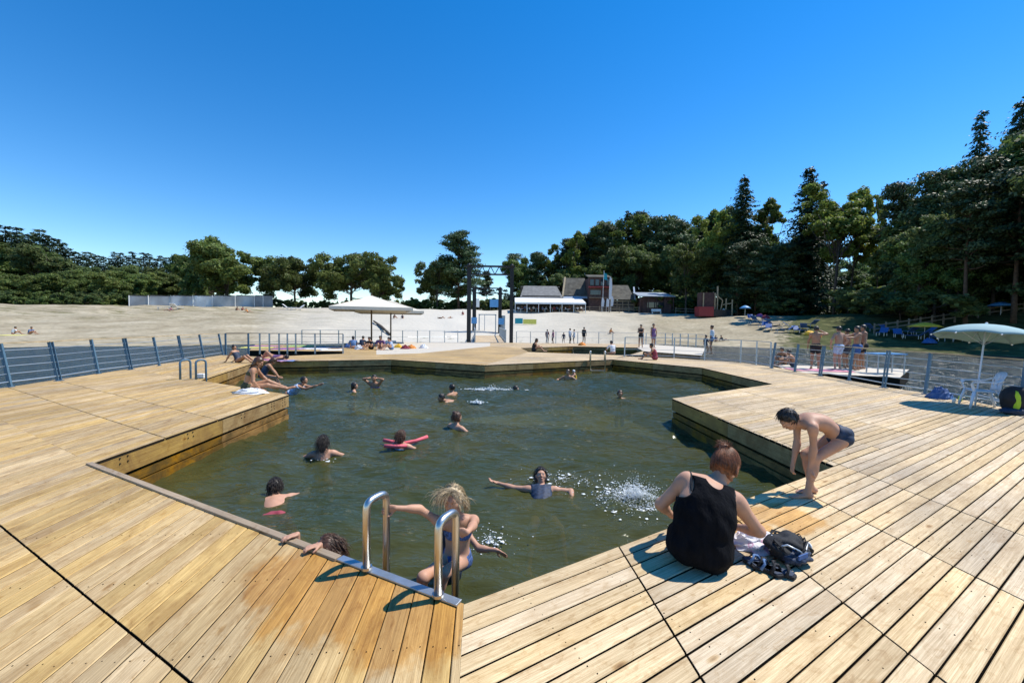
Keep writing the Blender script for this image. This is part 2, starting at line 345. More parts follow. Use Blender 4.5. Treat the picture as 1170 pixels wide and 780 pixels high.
def make_water():
    x0, x1, y0, y1, d = -13, 11.5, .5, 22.5, .06
    nx, ny = int((x1-x0)/d)+1, int((y1-y0)/d)+1
    gx, gy = np.meshgrid(np.linspace(x0, x1, nx), np.linspace(y0, y1, ny))
    z = fbm_waves(gx, gy)
    for (px, py, am) in ((314, 566, .010), (369, 522, .010), (458, 512, .009), (521, 492, .010), (618, 556, .012), (404, 448, .010), (428, 444, .010), (512, 454, .012), (586, 445, .012), (649, 435, .012), (708, 455, .008), (728, 572, .016), (372, 640, .008), (520, 690, .008)):
        c = at(px, py, WZ); r_ = np.hypot(gx-c.x, gy-c.y)+.04*np.sin(gx*5+gy*3); z += am*np.sin(r_*2*math.pi/.30)*np.exp(-r_/.75)*np.clip(r_/.15, 0, 1)
    e = np.minimum.reduce([gx-x0, x1-gx, gy-y0, y1-gy]); z *= np.clip(e/1.0, 0, 1)
    # splash hollow and rings near the kicking feet and swimmers
    V = np.stack([gx, gy, z], -1).reshape(-1, 3)
    i = np.arange(nx-1)[None, :]+nx*np.arange(ny-1)[:, None]; i = i.ravel()
    F = np.stack([i, i+1, i+nx+1, i+nx], 1)
    S = 900; n = len(V)
    ext = np.array([(-S, -60, 0), (S, -60, 0), (S, S, 0), (-S, S, 0), (x0, y0, 0), (x1, y0, 0), (x1, y1, 0), (x0, y1, 0)], float)
    V = np.vstack([V, ext]); F2 = np.array([(n, n+1, n+5, n+4), (n+1, n+2, n+6, n+5), (n+2, n+3, n+7, n+6), (n+3, n, n+4, n+7)])
    o = npobj('water', V, np.vstack([F, F2]), water_material(), loc=(0, 0, WZ)); o.data.materials.append(water_material(True)); ix = np.zeros(len(F)+4, np.int32); ix[-4:] = 1; o.data.polygons.foreach_set('material_index', ix); tag(o, kind='structure')
make_water()
lb = MB(); lb.box((0, 400, -3.0), (2400, 2400, .1)); tag(lb.build('lake_bed', mat('silt', (.05, .045, .02), .9, var=.4, vscale=.8)), kind='structure')

# ------------------------------------------------------------------ terrain
DW = [(-800, 20), (-300, 26), (0, 31), (250, 38), (400, 45), (600, 50), (760, 50), (850, 46), (1000, 42), (1170, 35), (1500, 27), (2000, 22)]
DC = [(-800, 60), (-300, 75), (0, 85), (300, 92), (600, 92), (720, 88), (850, 75), (1000, 62), (1170, 52), (1500, 44), (2000, 38)]
YC = [(-800, 340), (0, 348), (300, 351), (500, 353.5), (700, 356), (850, 361), (930, 360), (1000, 358), (1170, 355), (2000, 350)]
def crest(px): d = float(interp(px, DC)); return d, atd(px, float(interp(px, YC)), d).z
_cz = [(p, crest(p)[1]) for p in range(-800, 2001, 50)]
def hgt(X, Y):
    px = 585+FPX*X/np.maximum(Y, 1.0); dw = interp(px, DW); dc = interp(px, DC); cz = interp(px, _cz)
    t = (Y-dw)/(dc-dw)
    up = WZ+(cz-WZ)*(.25*np.clip(t, 0, 1)+.75*(np.clip(t, 0, 1)**2*(3-2*np.clip(t, 0, 1))))
    dn = np.maximum(WZ+t*2.2, -2.8)
    z = np.where(t > 0, up, dn)
    return z
def ground(X, Y): return float(hgt(np.array([X]), np.array([Y]))[0])
def on_ground(px, py):                 # first point of the terrain along a sight line
    r = ray(px, py)
    for d in np.arange(20, 140, .25):
        p = Vector((0, 0, EYE))+r*(d/r.y)
        if p.z <= max(ground(p.x, p.y), WZ if False else -9): return p
    return atd(px, py, 90)
def make_terrain():
    ts = np.linspace(-3.2, 3.2, 500); Ys = np.concatenate([np.arange(16, 110, .45), 110*1.06**np.arange(1, 45)])
    T, Y = np.meshgrid(ts, Ys); X = T*Y
    Z = hgt(X, Y)
    for k in range(26):
        lam = rng.uniform(1.5, 14); th = rng.uniform(0, 6.28); Z += np.where(Y < 150, .0032*lam, 0)*np.sin(2*math.pi/lam*(X*math.cos(th)+Y*math.sin(th))+rng.uniform(0, 6.28))*np.clip((Z-WZ+.3)/1.2, 0, 1)
    nx = len(ts); V = np.stack([X, Y, Z], -1).reshape(-1, 3)
    i = (np.arange(nx-1)[None, :]+nx*np.arange(len(Ys)-1)[:, None]).ravel()
    F = np.stack([i, i+1, i+nx+1, i+nx], 1)
    m = bpy.data.materials.new('sand'); m.use_nodes = True; N = m.node_tree.nodes; L = m.node_tree.links; b = N['Principled BSDF']; b.inputs['Roughness'].default_value = .95; b.inputs['Specular IOR Level'].default_value = .1
    tc = N.new('ShaderNodeTexCoord')
    def nz(scale, sc_=(1,1,1), det=6):
        mp = N.new('ShaderNodeMapping'); mp.inputs['Scale'].default_value = sc_; L.new(tc.outputs['Object'], mp.inputs[0])
        z = N.new('ShaderNodeTexNoise'); z.inputs['Scale'].default_value = scale; z.inputs['Detail'].default_value = det; z.inputs['Roughness'].default_value = .62; L.new(mp.outputs[0], z.inputs[0]); return z
    z1 = nz(.25); r1 = ramp(N, [(.3, (.27, .225, .145)), (.6, (.43, .37, .26)), (.75, (.53, .47, .35))]); L.new(z1.outputs[0], r1.inputs[0])
    z1b = nz(2.2); r1b = ramp(N, [(.35, (.78, .78, .78)), (.6, (1.05, 1.05, 1.05))]); L.new(z1b.outputs[0], r1b.inputs[0])
    mu = N.new('ShaderNodeMix'); mu.data_type = 'RGBA'; mu.blend_type = 'MULTIPLY'; mu.inputs[0].default_value = 1; L.new(r1.outputs[0], mu.inputs[6]); L.new(r1b.outputs[0], mu.inputs[7])
    a = N.new('ShaderNodeAttribute'); a.attribute_name = 'pale'; mp_ = N.new('ShaderNodeMix'); mp_.data_type = 'RGBA'; L.new(a.outputs['Fac'], mp_.inputs[0]); L.new(mu.outputs[2], mp_.inputs[6]); mp_.inputs[7].default_value = (.60, .565, .49, 1)
    # dry weeds
    a2 = N.new('ShaderNodeAttribute'); a2.attribute_name = 'weeds'; z2 = nz(.5, (.35, 1.6, 1)); r2 = ramp(N, [(.52, (0,0,0)), (.62, (1,1,1))]); L.new(z2.outputs[0], r2.inputs[0])
    q = N.new('ShaderNodeMath'); q.operation = 'MULTIPLY'; L.new(a2.outputs['Fac'], q.inputs[0]); L.new(r2.outputs[0], q.inputs[1])
    mw = N.new('ShaderNodeMix'); mw.data_type = 'RGBA'; L.new(q.outputs[0], mw.inputs[0]); L.new(mp_.outputs[2], mw.inputs[6]); mw.inputs[7].default_value = (.17, .155, .075, 1)
    # grass
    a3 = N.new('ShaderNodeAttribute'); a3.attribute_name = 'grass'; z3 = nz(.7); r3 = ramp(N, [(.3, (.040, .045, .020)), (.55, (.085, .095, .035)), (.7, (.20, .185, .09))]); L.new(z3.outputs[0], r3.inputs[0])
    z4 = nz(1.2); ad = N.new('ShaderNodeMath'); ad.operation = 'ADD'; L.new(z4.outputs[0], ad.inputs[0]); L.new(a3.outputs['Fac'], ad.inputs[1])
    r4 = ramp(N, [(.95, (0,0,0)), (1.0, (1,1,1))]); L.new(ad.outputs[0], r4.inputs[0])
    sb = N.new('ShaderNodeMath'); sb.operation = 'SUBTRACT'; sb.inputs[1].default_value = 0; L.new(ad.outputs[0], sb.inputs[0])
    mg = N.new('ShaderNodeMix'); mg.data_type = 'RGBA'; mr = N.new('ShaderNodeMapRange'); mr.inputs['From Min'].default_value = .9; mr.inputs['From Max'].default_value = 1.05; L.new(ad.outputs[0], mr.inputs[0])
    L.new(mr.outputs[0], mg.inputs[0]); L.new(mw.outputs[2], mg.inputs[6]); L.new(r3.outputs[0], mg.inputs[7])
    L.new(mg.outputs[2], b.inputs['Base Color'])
    z5 = nz(1.4, det=5); bp = N.new('ShaderNodeBump'); bp.inputs['Strength'].default_value = .7; bp.inputs['Distance'].default_value = .18; L.new(z5.outputs[0], bp.inputs['Height']); L.new(bp.outputs[0], b.inputs['Normal'])
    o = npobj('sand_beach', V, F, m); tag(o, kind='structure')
    px = 585+FPX*T; h01 = (Z-WZ)/5.2
    pale = np.clip(1-np.abs(px-520)/230, 0, 1)**.5*.9
    weeds = np.clip((430-px)/150, 0, 1)*np.clip((h01-.25)*2.5, 0, 1)+.2*np.clip((px-620)/100, 0, 1)
    dc = interp(px, DC)
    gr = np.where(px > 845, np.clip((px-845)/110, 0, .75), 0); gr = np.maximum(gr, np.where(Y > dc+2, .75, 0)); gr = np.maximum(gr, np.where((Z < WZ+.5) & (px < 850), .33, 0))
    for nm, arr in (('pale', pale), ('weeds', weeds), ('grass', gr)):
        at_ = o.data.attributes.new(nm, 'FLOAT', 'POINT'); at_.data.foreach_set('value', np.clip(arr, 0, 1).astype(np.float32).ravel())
make_terrain()

# ------------------------------------------------------------------ deck
def xy(p): return Vector((p[0], p[1]))
def P(px, py, z=0): return xy(at(px, py, z))
def clip(poly, n, c):                 # keep n.p <= c
    out = []
    for i in range(len(poly)):
        a, b = poly[i], poly[(i+1) % len(poly)]; da, db = n.dot(a)-c, n.dot(b)-c
        if da <= 0: out.append(a)
        if da*db < 0: out.append(a+(b-a)*(da/(da-db)))
    return out
def area(p): return .5*sum(p[i].x*p[(i+1) % len(p)].y-p[(i+1) % len(p)].x*p[i].y for i in range(len(p)))
def planks(poly, d, m, pitch=.14, gap=.008, name='deck', th=.035, z=0.0, cuts=()):
    poly = [xy(p) for p in poly]
    if area(poly) < 0: poly.reverse()
    d = d.normalized(); nn = Vector((-d.y, d.x)); org = poly[0].copy(); polys = [poly]
    for (p, q) in cuts:               # seams: lines through two points, 12 mm wide
        e = (q-p).normalized(); n_ = Vector((-e.y, e.x)); c = n_.dot(p); nw = []
        for pl in polys:
            for s_ in (1, -1):
                k = clip(pl, n_*s_, c*s_-.007)
                if len(k) > 2 and abs(area(k)) > .01: nw.append(k)
        polys = nw
    mb = MB(); side = []; ang = math.atan2(d.y, d.x); c_, s_ = math.cos(-ang), math.sin(-ang)
    for pl in polys:
        vs = [nn.dot(p) for p in pl]; v = math.floor(min(vs)/pitch)*pitch
        while v < max(vs):
            g = gap*random.uniform(.75, 1.25)
            a = clip(clip(pl, nn, v+pitch-g/2), -nn, -(v+g/2))
            if len(a) > 2 and abs(area(a)) > .0008:
                zz = z+random.uniform(-.0018, .0018); ch = .005
                t = clip(clip(pl, nn, v+pitch-g/2-ch), -nn, -(v+g/2+ch))
                lv = [(a, z-th), (a, zz-ch)] + ([(t, zz)] if len(t) == len(a) else [(a, zz)]); n = len(a); b = len(mb.v)
                for ring, rz in lv:
                    for p in ring:
                        q = p-org; mb.v.append(Vector((q.x*c_-q.y*s_, q.x*s_+q.y*c_, rz)))
                mb.f.append(tuple(b+2*n+i for i in range(n)))
                for k in range(2):
                    for i in range(n):
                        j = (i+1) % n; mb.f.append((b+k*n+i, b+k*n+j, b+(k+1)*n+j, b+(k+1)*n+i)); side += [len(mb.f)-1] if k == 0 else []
            v += pitch
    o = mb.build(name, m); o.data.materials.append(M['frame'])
    for i in side: o.data.polygons[i].material_index = 1          # board edges painted near-black so the gaps read as shade
    o.location = (org.x, org.y, 0); o.rotation_euler.z = ang; tag(o, kind='structure')
    return o
def line_x(p, d, q, e):               # intersection of p+s d and q+t e
    det = d.x*(-e.y)+e.x*d.y; s_ = ((q.x-p.x)*(-e.y)+e.x*(q.y-p.y))/det; return p+d*s_
A, B, C, D, E = P(105.6, 529), P(530, 689), P(953, 532), P(768, 455), P(883, 438.6)
F_, G_, H_, I_ = P(802, 420), P(700, 410.5), P(554, 417), P(447, 410.5)
J_, K_, L_, M_ = P(296, 413), P(283, 416.8), P(229, 434.5), P(330, 450.7)
fl0, fl1 = P(12, 442.5), P(254.6, 405.6); fld = (fl1-fl0).normalized(); fout = Vector((-fld.y, fld.x))*.12; fl0 = fl0+fout; fl1 = fl1+fout
fr0, fr1, fr2, fr3 = P(1058, 450)+Vector((.15, 0)), P(1009.7, 442.6)+Vector((.15, 0)), P(885, 420)+Vector((.15, .1)), P(846, 414.5)+Vector((.1, .15))
frd = (fr1-fr0).normalized(); fr_near = P(1168, 471)+Vector((.15, -.1))
dP_left = (M_-A).normalized(); seamB = (P(525, 780)-B).normalized()
dAB = (A-B).normalized()
# near-left planks fan out of one direction: the seam at the corner
Bn = B+seamB*6.0
s0a = line_x(A, (P(0, 479)-A).normalized(), fl0, fld)          # edge line A-B carried on to the left railing
far_l = fl0-fld*14
dl = Vector((math.sin(R(-4.3)), math.cos(R(-4.3))))
T1, T2 = P(219, 780), P(0, 600)
planks([B, A, s0a, far_l, Bn], dl, M['deck_l'], .132, .005, cuts=[(T1, T2)])
U1, U2 = P(20.5, 446), P(190, 500.5); V1, V2 = P(168, 459.5), P(240, 477)
s1 = line_x(M_, (L_-M_).normalized(), fl0, fld)
dMA = (M_-A).normalized()
planks([A, M_, L_, s1, s0a], dMA, M['deck_l'], .132, .005, cuts=[(U1, U2), (V1, V2)])
planks([L_, K_, fl1+(fl1-fl0).normalized()*.0, s1], (K_-L_).normalized(), M['deck_l'], .136, .006)
# right side
dBC = (C-B).normalized(); dCD = (D-C).normalized(); dDE = (E-D).normalized()
def frx(p, d): return line_x(p, d, fr_near if p.y < 9 else fr1, (fr0-fr_near).normalized() if p.y < 9 else (fr2-fr1).normalized())
Cx = line_x(C, dBC, fr0, (fr_near-fr0).normalized()); Dx = line_x(D, dDE, fr1, (fr2-fr1).normalized())
S1a, S1b, S2a, S2b = P(709.7, 628.2), P(804.6, 779.5), P(920.2, 654.3), P(1081.5, 779.9)
S3a, S3b, S4a, S4b = P(955, 580), P(1154, 678), P(957, 529.4), P(1170, 612)
farr = fr_near+(fr_near-fr0).normalized()*13
planks([B, Bn, farr, Cx, C], dBC, M['deck_r'], .114, .010, cuts=[(S1a, S1b), (S2a, S2b), (S3a, S3b), (S4a, S4b)])
planks([C, Cx, fr0, fr1, Dx, D], dBC, M['deck_r'], .114, .012, cuts=[(S4a, S4b), (P(880, 476), P(1170, 560)), (P(868, 452), P(1170, 530))])
planks([E, Dx, fr2, fr3, F_], dBC, M['deck_r'], .114, .010)
# far ring
R1, R2 = P(713, 407), P(770, 409)
planks([F_, fr3, R2, R1, G_], Vector((1, .25)), M['deck_r'], .114, .008)
b1, b2, b3, b4, b5 = P(595, 397.5), P(604, 402), P(662, 404.5), P(714, 406), P(738, 406)   # near rim of the small basin
c1, c2 = P(655, 395.5), P(728, 397)
W1, W2, W3 = P(430, 390.5), P(592, 391.5), P(735, 393)
planks([H_, G_, b4, b2], Vector((1, .1)), M['deck_r'], .114, .008)
X1, X2 = P(392, 404), P(430, 397)
planks([I_, H_, b2, b1, P(560, 395.5), P(480, 403.5), P(430, 405)], Vector((1, -.1)), M['deck_l'], .144, .008)
planks([P(430, 405), P(480, 403.5), P(560, 395.5), P(560, 391.2), W1, X2], Vector((1, 0)), M['deck_w'], .144, .006)
planks([J_, I_, P(430, 405), X1, P(300, 407.5)], Vector((1, .05)), M['deck_l'], .144, .006)
planks([K_, J_, P(300, 407.5), fl1], Vector((1, .05)), M['deck_l'], .144, .006)
planks([X1, P(430, 405), X2, W1, P(392, 392)], Vector((1, .0)), M['deck_l'], .144, .006)
planks([b1, P(560, 395.5), P(560, 391.2), W2], Vector((1, .0)), M['deck_r'], .114, .006)
planks([b1, W2, W3, c2, c1], Vector((1, 0)), M['deck_r'], .114, .006)
planks([b4, R1, P(735, 401), b5+Vector((.0, .6))], Vector((1, 0)), M['deck_r'], .114, .006)
planks([c2, W3, P(806, 397.5), P(802, 406), P(735, 401)], Vector((1, 0)), M['deck_w'], .144, .006)
# screws along the joists of the nearest panels
def screws(o_, poly, d, pitch, step, off=0.):
    poly = [xy(p) for p in poly]
    if area(poly) < 0: poly.reverse()
    d = d.normalized(); nn = Vector((-d.y, d.x)); mb = MB(); vs = [nn.dot(p) for p in poly]; v = math.floor(min(vs)/pitch)*pitch
    while v < max(vs):
        for fr_ in (.25, .75):
            c = v+pitch*fr_; k = math.ceil(min(d.dot(p) for p in poly)/step)*step+off
            while k < max(d.dot(p) for p in poly):
                q = nn*c+d*(k+random.uniform(-.012, .012))
                ins_ = all((poly[(i+1) % len(poly)]-poly[i]).cross(q-poly[i]) > .02 for i in range(len(poly)))
                if ins_ and q.length < 5.2: mb.tube([(q.x, q.y, -.004), (q.x, q.y, .0015)], .0036, 6)
                k += step
        v += pitch
    tag(mb.build('deck_screws', M['frame']), kind='structure')
screws(None, [B, Bn, farr, Cx, C], dBC, .114, .62, .1); screws(None, [B, A, s0a, far_l, Bn], dl, .132, .62, .2)
# substructure: a dark frame below all panels
fr = MB()
for poly in ([B, A, s0a, far_l, Bn], [A, M_, L_, s1, s0a], [L_, K_, fl1, s1], [B, Bn, farr, Cx, C], [C, Cx, fr0, fr1, Dx, D], [E, Dx, fr2, fr3, F_], [F_, fr3, R2, R1, G_], [H_, G_, b4, b2]):
    pl = [xy(p) for p in poly]
    if area(pl) < 0: pl.reverse()
    c = sum(pl, Vector((0, 0)))/len(pl); q = [p+(c-p).normalized()*.14 for p in pl]
    fr.prism(q, -.12, -.06)
tag(fr.build('pontoon_frame', M['frame']), kind='structure')
# pool walls: stacked beams under each rim
def wall(a, b, inside, mt=None, seg=True):
    """beams hung along the rim a-b; inside = point over the water"""
    a = xy(a); b = xy(b); d = (b-a).normalized(); n = Vector((-d.y, d.x)); n = n if (inside-a).dot(n) > 0 else -n
    L = (b-a).length; ang = math.atan2(d.y, d.x)
    for nm, z0, z1, off, mm in (('rim_beam', -.27, -.012, -.028, M['fascia']), ('lower_beam', -.43, -.32, -.05, M['fasciadark']), ('waterline_beam', -.62, -.45, -.03, M['fasciadark']), ('pontoon_side', -.8, -.04, -.16, M['frame'])):
        mb = MB(); k = max(1, int(round(L/2.4))) if nm != 'pontoon_side' else 1
        for i in range(k):
            l0, l1 = i*L/k+.003, (i+1)*L/k-.003
            c = (l0+l1)/2; mb.box((c, 0, (z0+z1)/2), (l1-l0, .05 if nm != 'pontoon_side' else .12, z1-z0))
        o = mb.build(nm, mm); o.location = (a.x+n.x*off, a.y+n.y*off, 0); o.rotation_euler.z = ang; tag(o, kind='structure')
ctr = Vector((0, 10))
for a, b in ((A, B), (B, C), (C, D), (D, E), (E, F_), (F_, G_), (G_, H_), (H_, I_), (I_, J_), (J_, K_), (M_, A)): wall(a, b, ctr)
wall(L_, M_, L_+Vector((1, 3))); wall(K_, L_, K_+Vector((4, 0)))
for a, b in ((b1, c1), (c1, c2)): wall(a, b, P(670, 402))
for a, b in ((b1, b2), (b2, b4)): wall(a, b, P(670, 400))
wall(c2, P(735, 401), P(670, 400))
for a, b in ((far_l, fl1), ): wall(a, b, fl0+fout*9)
for a, b in ((farr, fr_near), (fr_near, fr0), (fr0, fr1), (fr1, fr2), (fr2, fr3), (fr3, R1)): wall(a, b, a+Vector((2, 3)))
wall(P(300, 407.5), X1, P(330, 396))
# grey cap board on the rim A-B and bolts in the wall M-A
n_in = Vector((-dAB.y, dAB.x)); n_in = n_in if n_in.dot(ctr-A) > 0 else -n_in
LAB = (A-B).length; lad0, lad1 = .02, 1.02
cb = MB(); cb.box((((lad1+LAB)/2), 0, .008), (LAB-lad1-.01, .058, .022)); o = cb.build('rim_cap', M['cap'], bevel=.004); o.location = (B.x-n_in.x*.03, B.y-n_in.y*.03, 0); o.rotation_euler.z = math.atan2(dAB.y, dAB.x); tag(o, kind='structure')
cb = MB(); cb.box((((lad0+lad1)/2), 0, .008), (lad1-lad0, .058, .014)); o = cb.build('rim_plate', M['galv'], bevel=.003); o.location = (B.x-n_in.x*.02, B.y-n_in.y*.02, 0); o.rotation_euler.z = math.atan2(dAB.y, dAB.x); tag(o, kind='structure')
e = (M_-A).normalized(); n2 = Vector((e.y, -e.x)); LMA = (M_-A).length; bl = MB()
for s_ in (.35, 1.5, 2.85, 3.9, 4.35):
    for i in range(random.choice((4, 6, 6))):
        p = A+e*(s_+(i % 2)*.11+random.uniform(-.01, .01)); z = -.06-.065*(i//2)
        q = Vector((p.x+n2.x*.004, p.y+n2.y*.004, z)); bl.tube([q-Vector((n2.x, n2.y, 0))*.01, q+Vector((n2.x, n2.y, 0))*.004], .009, 6)
tag(bl.build('rim_bolts', M['blackmetal']), kind='structure')

# ------------------------------------------------------------------ railings
def railing(label, bases, lean, h=1.05, pm=None, rails=(.12, .3, .48, .66, .84), pw=.05, top='wood', double=(), group='railings round the deck', foot=True, z=0, topm=None, cat='railing', name='railing'):
    bases = [Vector((b[0], b[1], z)) for b in bases]; t = empty(name, bases[0], label, cat, group); o0 = bases[0]
    ln = Vector((lean[0], lean[1], 0)); up = Vector((0, 0, h))
    for i, b in enumerate(bases):
        dd = (bases[min(i+1, len(bases)-1)]-bases[max(i-1, 0)]).normalized()
        for k in ((-.045, .045) if i in double else (0,)):
            q = b-o0+dd*k
            mb = MB(); mb.bar(q, q+up+ln, .016 if i in double else pw, .07)
            if foot: mb.box(q+Vector((0, 0, .008)), (.09, .12, .016))
            mb.build('post', pm or M['bluesteel'], t, bevel=0)
    for f in rails:
        MB().tube([b-o0+(up+ln)*f for b in bases], .009 if f > .13 else .016, 5).build('cable', M['wire'], t)
    mb = MB()
    for a, b in zip(bases[:-1], bases[1:]): mb.bar(a-o0+up+ln+Vector((0, 0, .01)), b-o0+up+ln+Vector((0, 0, .01)), .05 if top == 'wood' else .03, .03)
    mb.build('handrail', topm or (M['timberlight'] if top == 'wood' else M['galv']), t)
    return t
nl = Vector((-fld.y, fld.x))*.17
LB = [P(12, 442)-fld*1.75*k for k in (4, 3, 2, 1)]+[P(12, 442), P(67.5, 434.8), P(112.5, 427), P(149.5, 422.3), P(182, 417.8), P(209.5, 412.5), P(233, 409), P(254.6, 405.6)]
railing('blue steel railing with cables along the left edge of the deck before the lake', LB, nl, double=(1, 3, 5, 7, 9))
fq = (fr0-fr_near).normalized(); nr = Vector((.14, .05))
RB = [P(1168, 471)-fq*1.5*k for k in (2, 1)]+[P(1165, 470), P(1057, 450), P(1009.7, 442.6), P(970, 434.5), P(937, 429.5), P(908, 424.5), P(882, 420.5)]
railing('blue grey cable railing along the right edge beside the parasol and the chair', RB, nr, double=(4, 6))
railing('steel railing on the far right deck edge behind the red seated person', [P(713.5, 407.5), P(770, 409), P(805, 411.5), P(846, 414.5), P(864, 417), P(880, 420)], (.03, .05), pm=M['galv'], top='steel', rails=(.1, .4, .7), foot=False)
railing('low railing above the platform with towels at the far left', [P(258, 405.2), P(284, 404.8)], (0, 0), pm=M['bluesteel'], top='steel', rails=(.3, .6), foot=False, topm=M['blackmetal'])
railing('grey railing in front of the towel platform left of the parasols', [P(284, 404.5), P(297, 404.5), P(308, 404.5), P(319, 404.4), P(328.5, 404.3), P(338, 404.2), P(360, 404.2), P(392, 404)], (0, 0), pm=M['galv'], top='steel', rails=(.3, .6), foot=False, topm=M['blackmetal'], pw=.04)
railing('thin far railing on the water side behind the cream parasols', [P(345, 392.5), P(366, 392.5), P(387, 392.5), P(406, 392.3), P(436, 392), P(460, 392), P(477, 391.7), P(491, 391.5), P(508, 391.3), P(523, 391)], (0, 0), pm=M['galv'], top='steel', rails=(.5,), foot=False, pw=.04)
railing('thin far railing to the right of the black portal', [P(590, 391.5), P(606, 392), P(625, 392), P(635, 392), P(660, 392.3), P(684, 392.6), P(700, 392.8), P(735, 393.5)], (0, 0), pm=M['galv'], top='steel', rails=(.5,), foot=False, pw=.04)
railing('far railing along the pale jetty in front of the lake water', [P(738, 393.5), P(749, 394), P(760, 394.3), P(768, 394.7), P(777, 395.3), P(786, 396), P(795, 396.5), P(806, 397.4)], (0, 0), pm=M['galv'], top='steel', rails=(.35, .7), foot=False, pw=.05)
# ------------------------------------------------------------------ trees
def leaf_quads(C_, Rr, n, size, sq=(1, 1, 1), up=.4, seed=0, flat=0.):
    n = int(n*1.35); size = size*.82
    """n leaf faces scattered through clumps at C_ with radii Rr"""
    g = np.random.default_rng(seed); k = g.choice(len(C_), n, p=(Rr**2)/np.sum(Rr**2))
    d = g.normal(size=(n, 3)); d /= np.linalg.norm(d, axis=1)[:, None]
    r = g.uniform(.2, 1.0, n)**.5*(1+.30*np.abs(g.normal(size=n)))
    p = C_[k]+d*(Rr[k]*r)[:, None]*np.array(sq)
    nr = d+g.normal(size=(n, 3))*.7; nr[:, 2] += up; nr /= np.linalg.norm(nr, axis=1)[:, None]
    a = np.cross(nr, g.normal(size=(n, 3))); a /= np.linalg.norm(a, axis=1)[:, None]; b = np.cross(nr, a)
    s = (size*g.uniform(.5, 1.35, n))[:, None]; w_ = .55
    V = np.stack([p-a*s, p-b*s*w_+a*s*.1, p+a*s, p+b*s*w_-a*s*.15+nr*s*.15], 1).reshape(-1, 3)
    return V, np.arange(n*4).reshape(n, 4)
def limb(mb, a, b, r0, r1, g, bend=.08, n=6):
    a = Vector(a); b = Vector(b); L = (b-a).length; o = Vector(g.normal(size=3))*L*bend; pts = []; rs = []
    for i in range(5):
        t = i/4; pts.append(a.lerp(b, t)+o*math.sin(math.pi*t)); rs.append(r0+(r1-r0)*t)
    mb.tube(pts, rs, n)
def tree_broad(name, seed, H=16, Rc=6, zc=.58, leaf=.30, n=15000, mt='leaf_oak', lobes=120, trunk=.32, bare=.2, light=None, narrow=1.0):
    g = np.random.default_rng(seed); t = bpy.data.objects.new(name, None); col.objects.link(t)
    Cs = []; Rs = []
    big = [(g.normal(0, .46, 3)*np.array([Rc*narrow, Rc*narrow, H*.22])+np.array([0, 0, H*zc])) for _ in range(9)]
    for i in range(lobes):
        b = big[g.integers(len(big))]; d = g.normal(size=3); d /= np.linalg.norm(d); q = b+d*Rc*g.uniform(.22, .52)*np.array([narrow, narrow, .85])
        q[2] = min(max(q[2], H*bare+.5), H*.95); Cs.append(q); Rs.append(Rc*g.uniform(.07, .21))
    Cs = np.array(Cs); Rs = np.array(Rs)
    Cs[:, 2] *= H/max((Cs[:, 2]+Rs*.9).max(), 1)
    V, F = leaf_quads(Cs, Rs, n, leaf, (1, 1, .8), seed=seed+1)
    npobj('crown', V, F, M[mt], t, smooth=False)
    mb = MB(); top = Vector((g.normal()*.4, g.normal()*.4, H*.55)); limb(mb, (0, 0, -.8), top, trunk, trunk*.5, g, .03, 9); limb(mb, top, (g.normal()*.5, g.normal()*.5, H*.88), trunk*.5, .05, g)
    for i in g.choice(len(Cs), min(26, len(Cs)), replace=False):
        c = Cs[i]; s_ = min(max(c[2]*.62, H*.18), H*.5); limb(mb, (top.x*s_/top.z, top.y*s_/top.z, s_), c, trunk*.32, .03, g, .1, 5)
    mb.build('trunk', M['bark'], t, smooth=True); return t
def tree_spruce(name, seed, H=22, Rc=5.0, n_lv=58, leaf=.44, mt='leaf_spruce', droop=.35):
    g = np.random.default_rng(seed); t = bpy.data.objects.new(name, None); col.objects.link(t); Vs = []; mb = MB(); limb(mb, (0, 0, -.5), (0, 0, H), .3, .03, g, .004, 8)
    lv = np.linspace(.07, .985, n_lv)
    for z in lv:
        nb = int(7+6*(1-z)); ph = g.uniform(0, 6.28)
        for j in range(nb):
            a = ph+j*6.283/nb+g.normal()*.25; Lb = Rc*((1-z)**.78)*g.uniform(.4, 1.2)+.25
            d = np.array([math.cos(a), math.sin(a), 0]); zz = z*H+g.normal()*.26
            k = max(3, int(Lb/.24))
            for i in range(k):
                s_ = (i+.7)/k; p = d*Lb*s_; p[2] = zz-droop*Lb*s_**1.4+.22*Lb*max(0, s_-.75)
                for e in range(3):
                    q = p+g.normal(size=3)*np.array([.13, .13, .07]); w_ = leaf*g.uniform(.5, 1.1)*(1.15-.5*s_); sd = np.array([-d[1], d[0], 0])*g.choice([-1, 1]); o = (sd*g.uniform(.3, 1)+d*g.uniform(.2, .8)+np.array([0, 0, -g.uniform(.1, .7)])); o /= np.linalg.norm(o)
                    c = np.cross(o, [0, 0, 1])*.33+np.array([0, 0, g.normal()*.2]); Vs += [q, q+(o*.5+c)*w_, q+o*w_*1.3, q+(o*.5-c)*w_]
    V = np.array(Vs); npobj('crown', V, np.arange(len(V)).reshape(-1, 4), M[mt], t, smooth=False); mb.build('trunk', M['bark'], t, smooth=True); return t
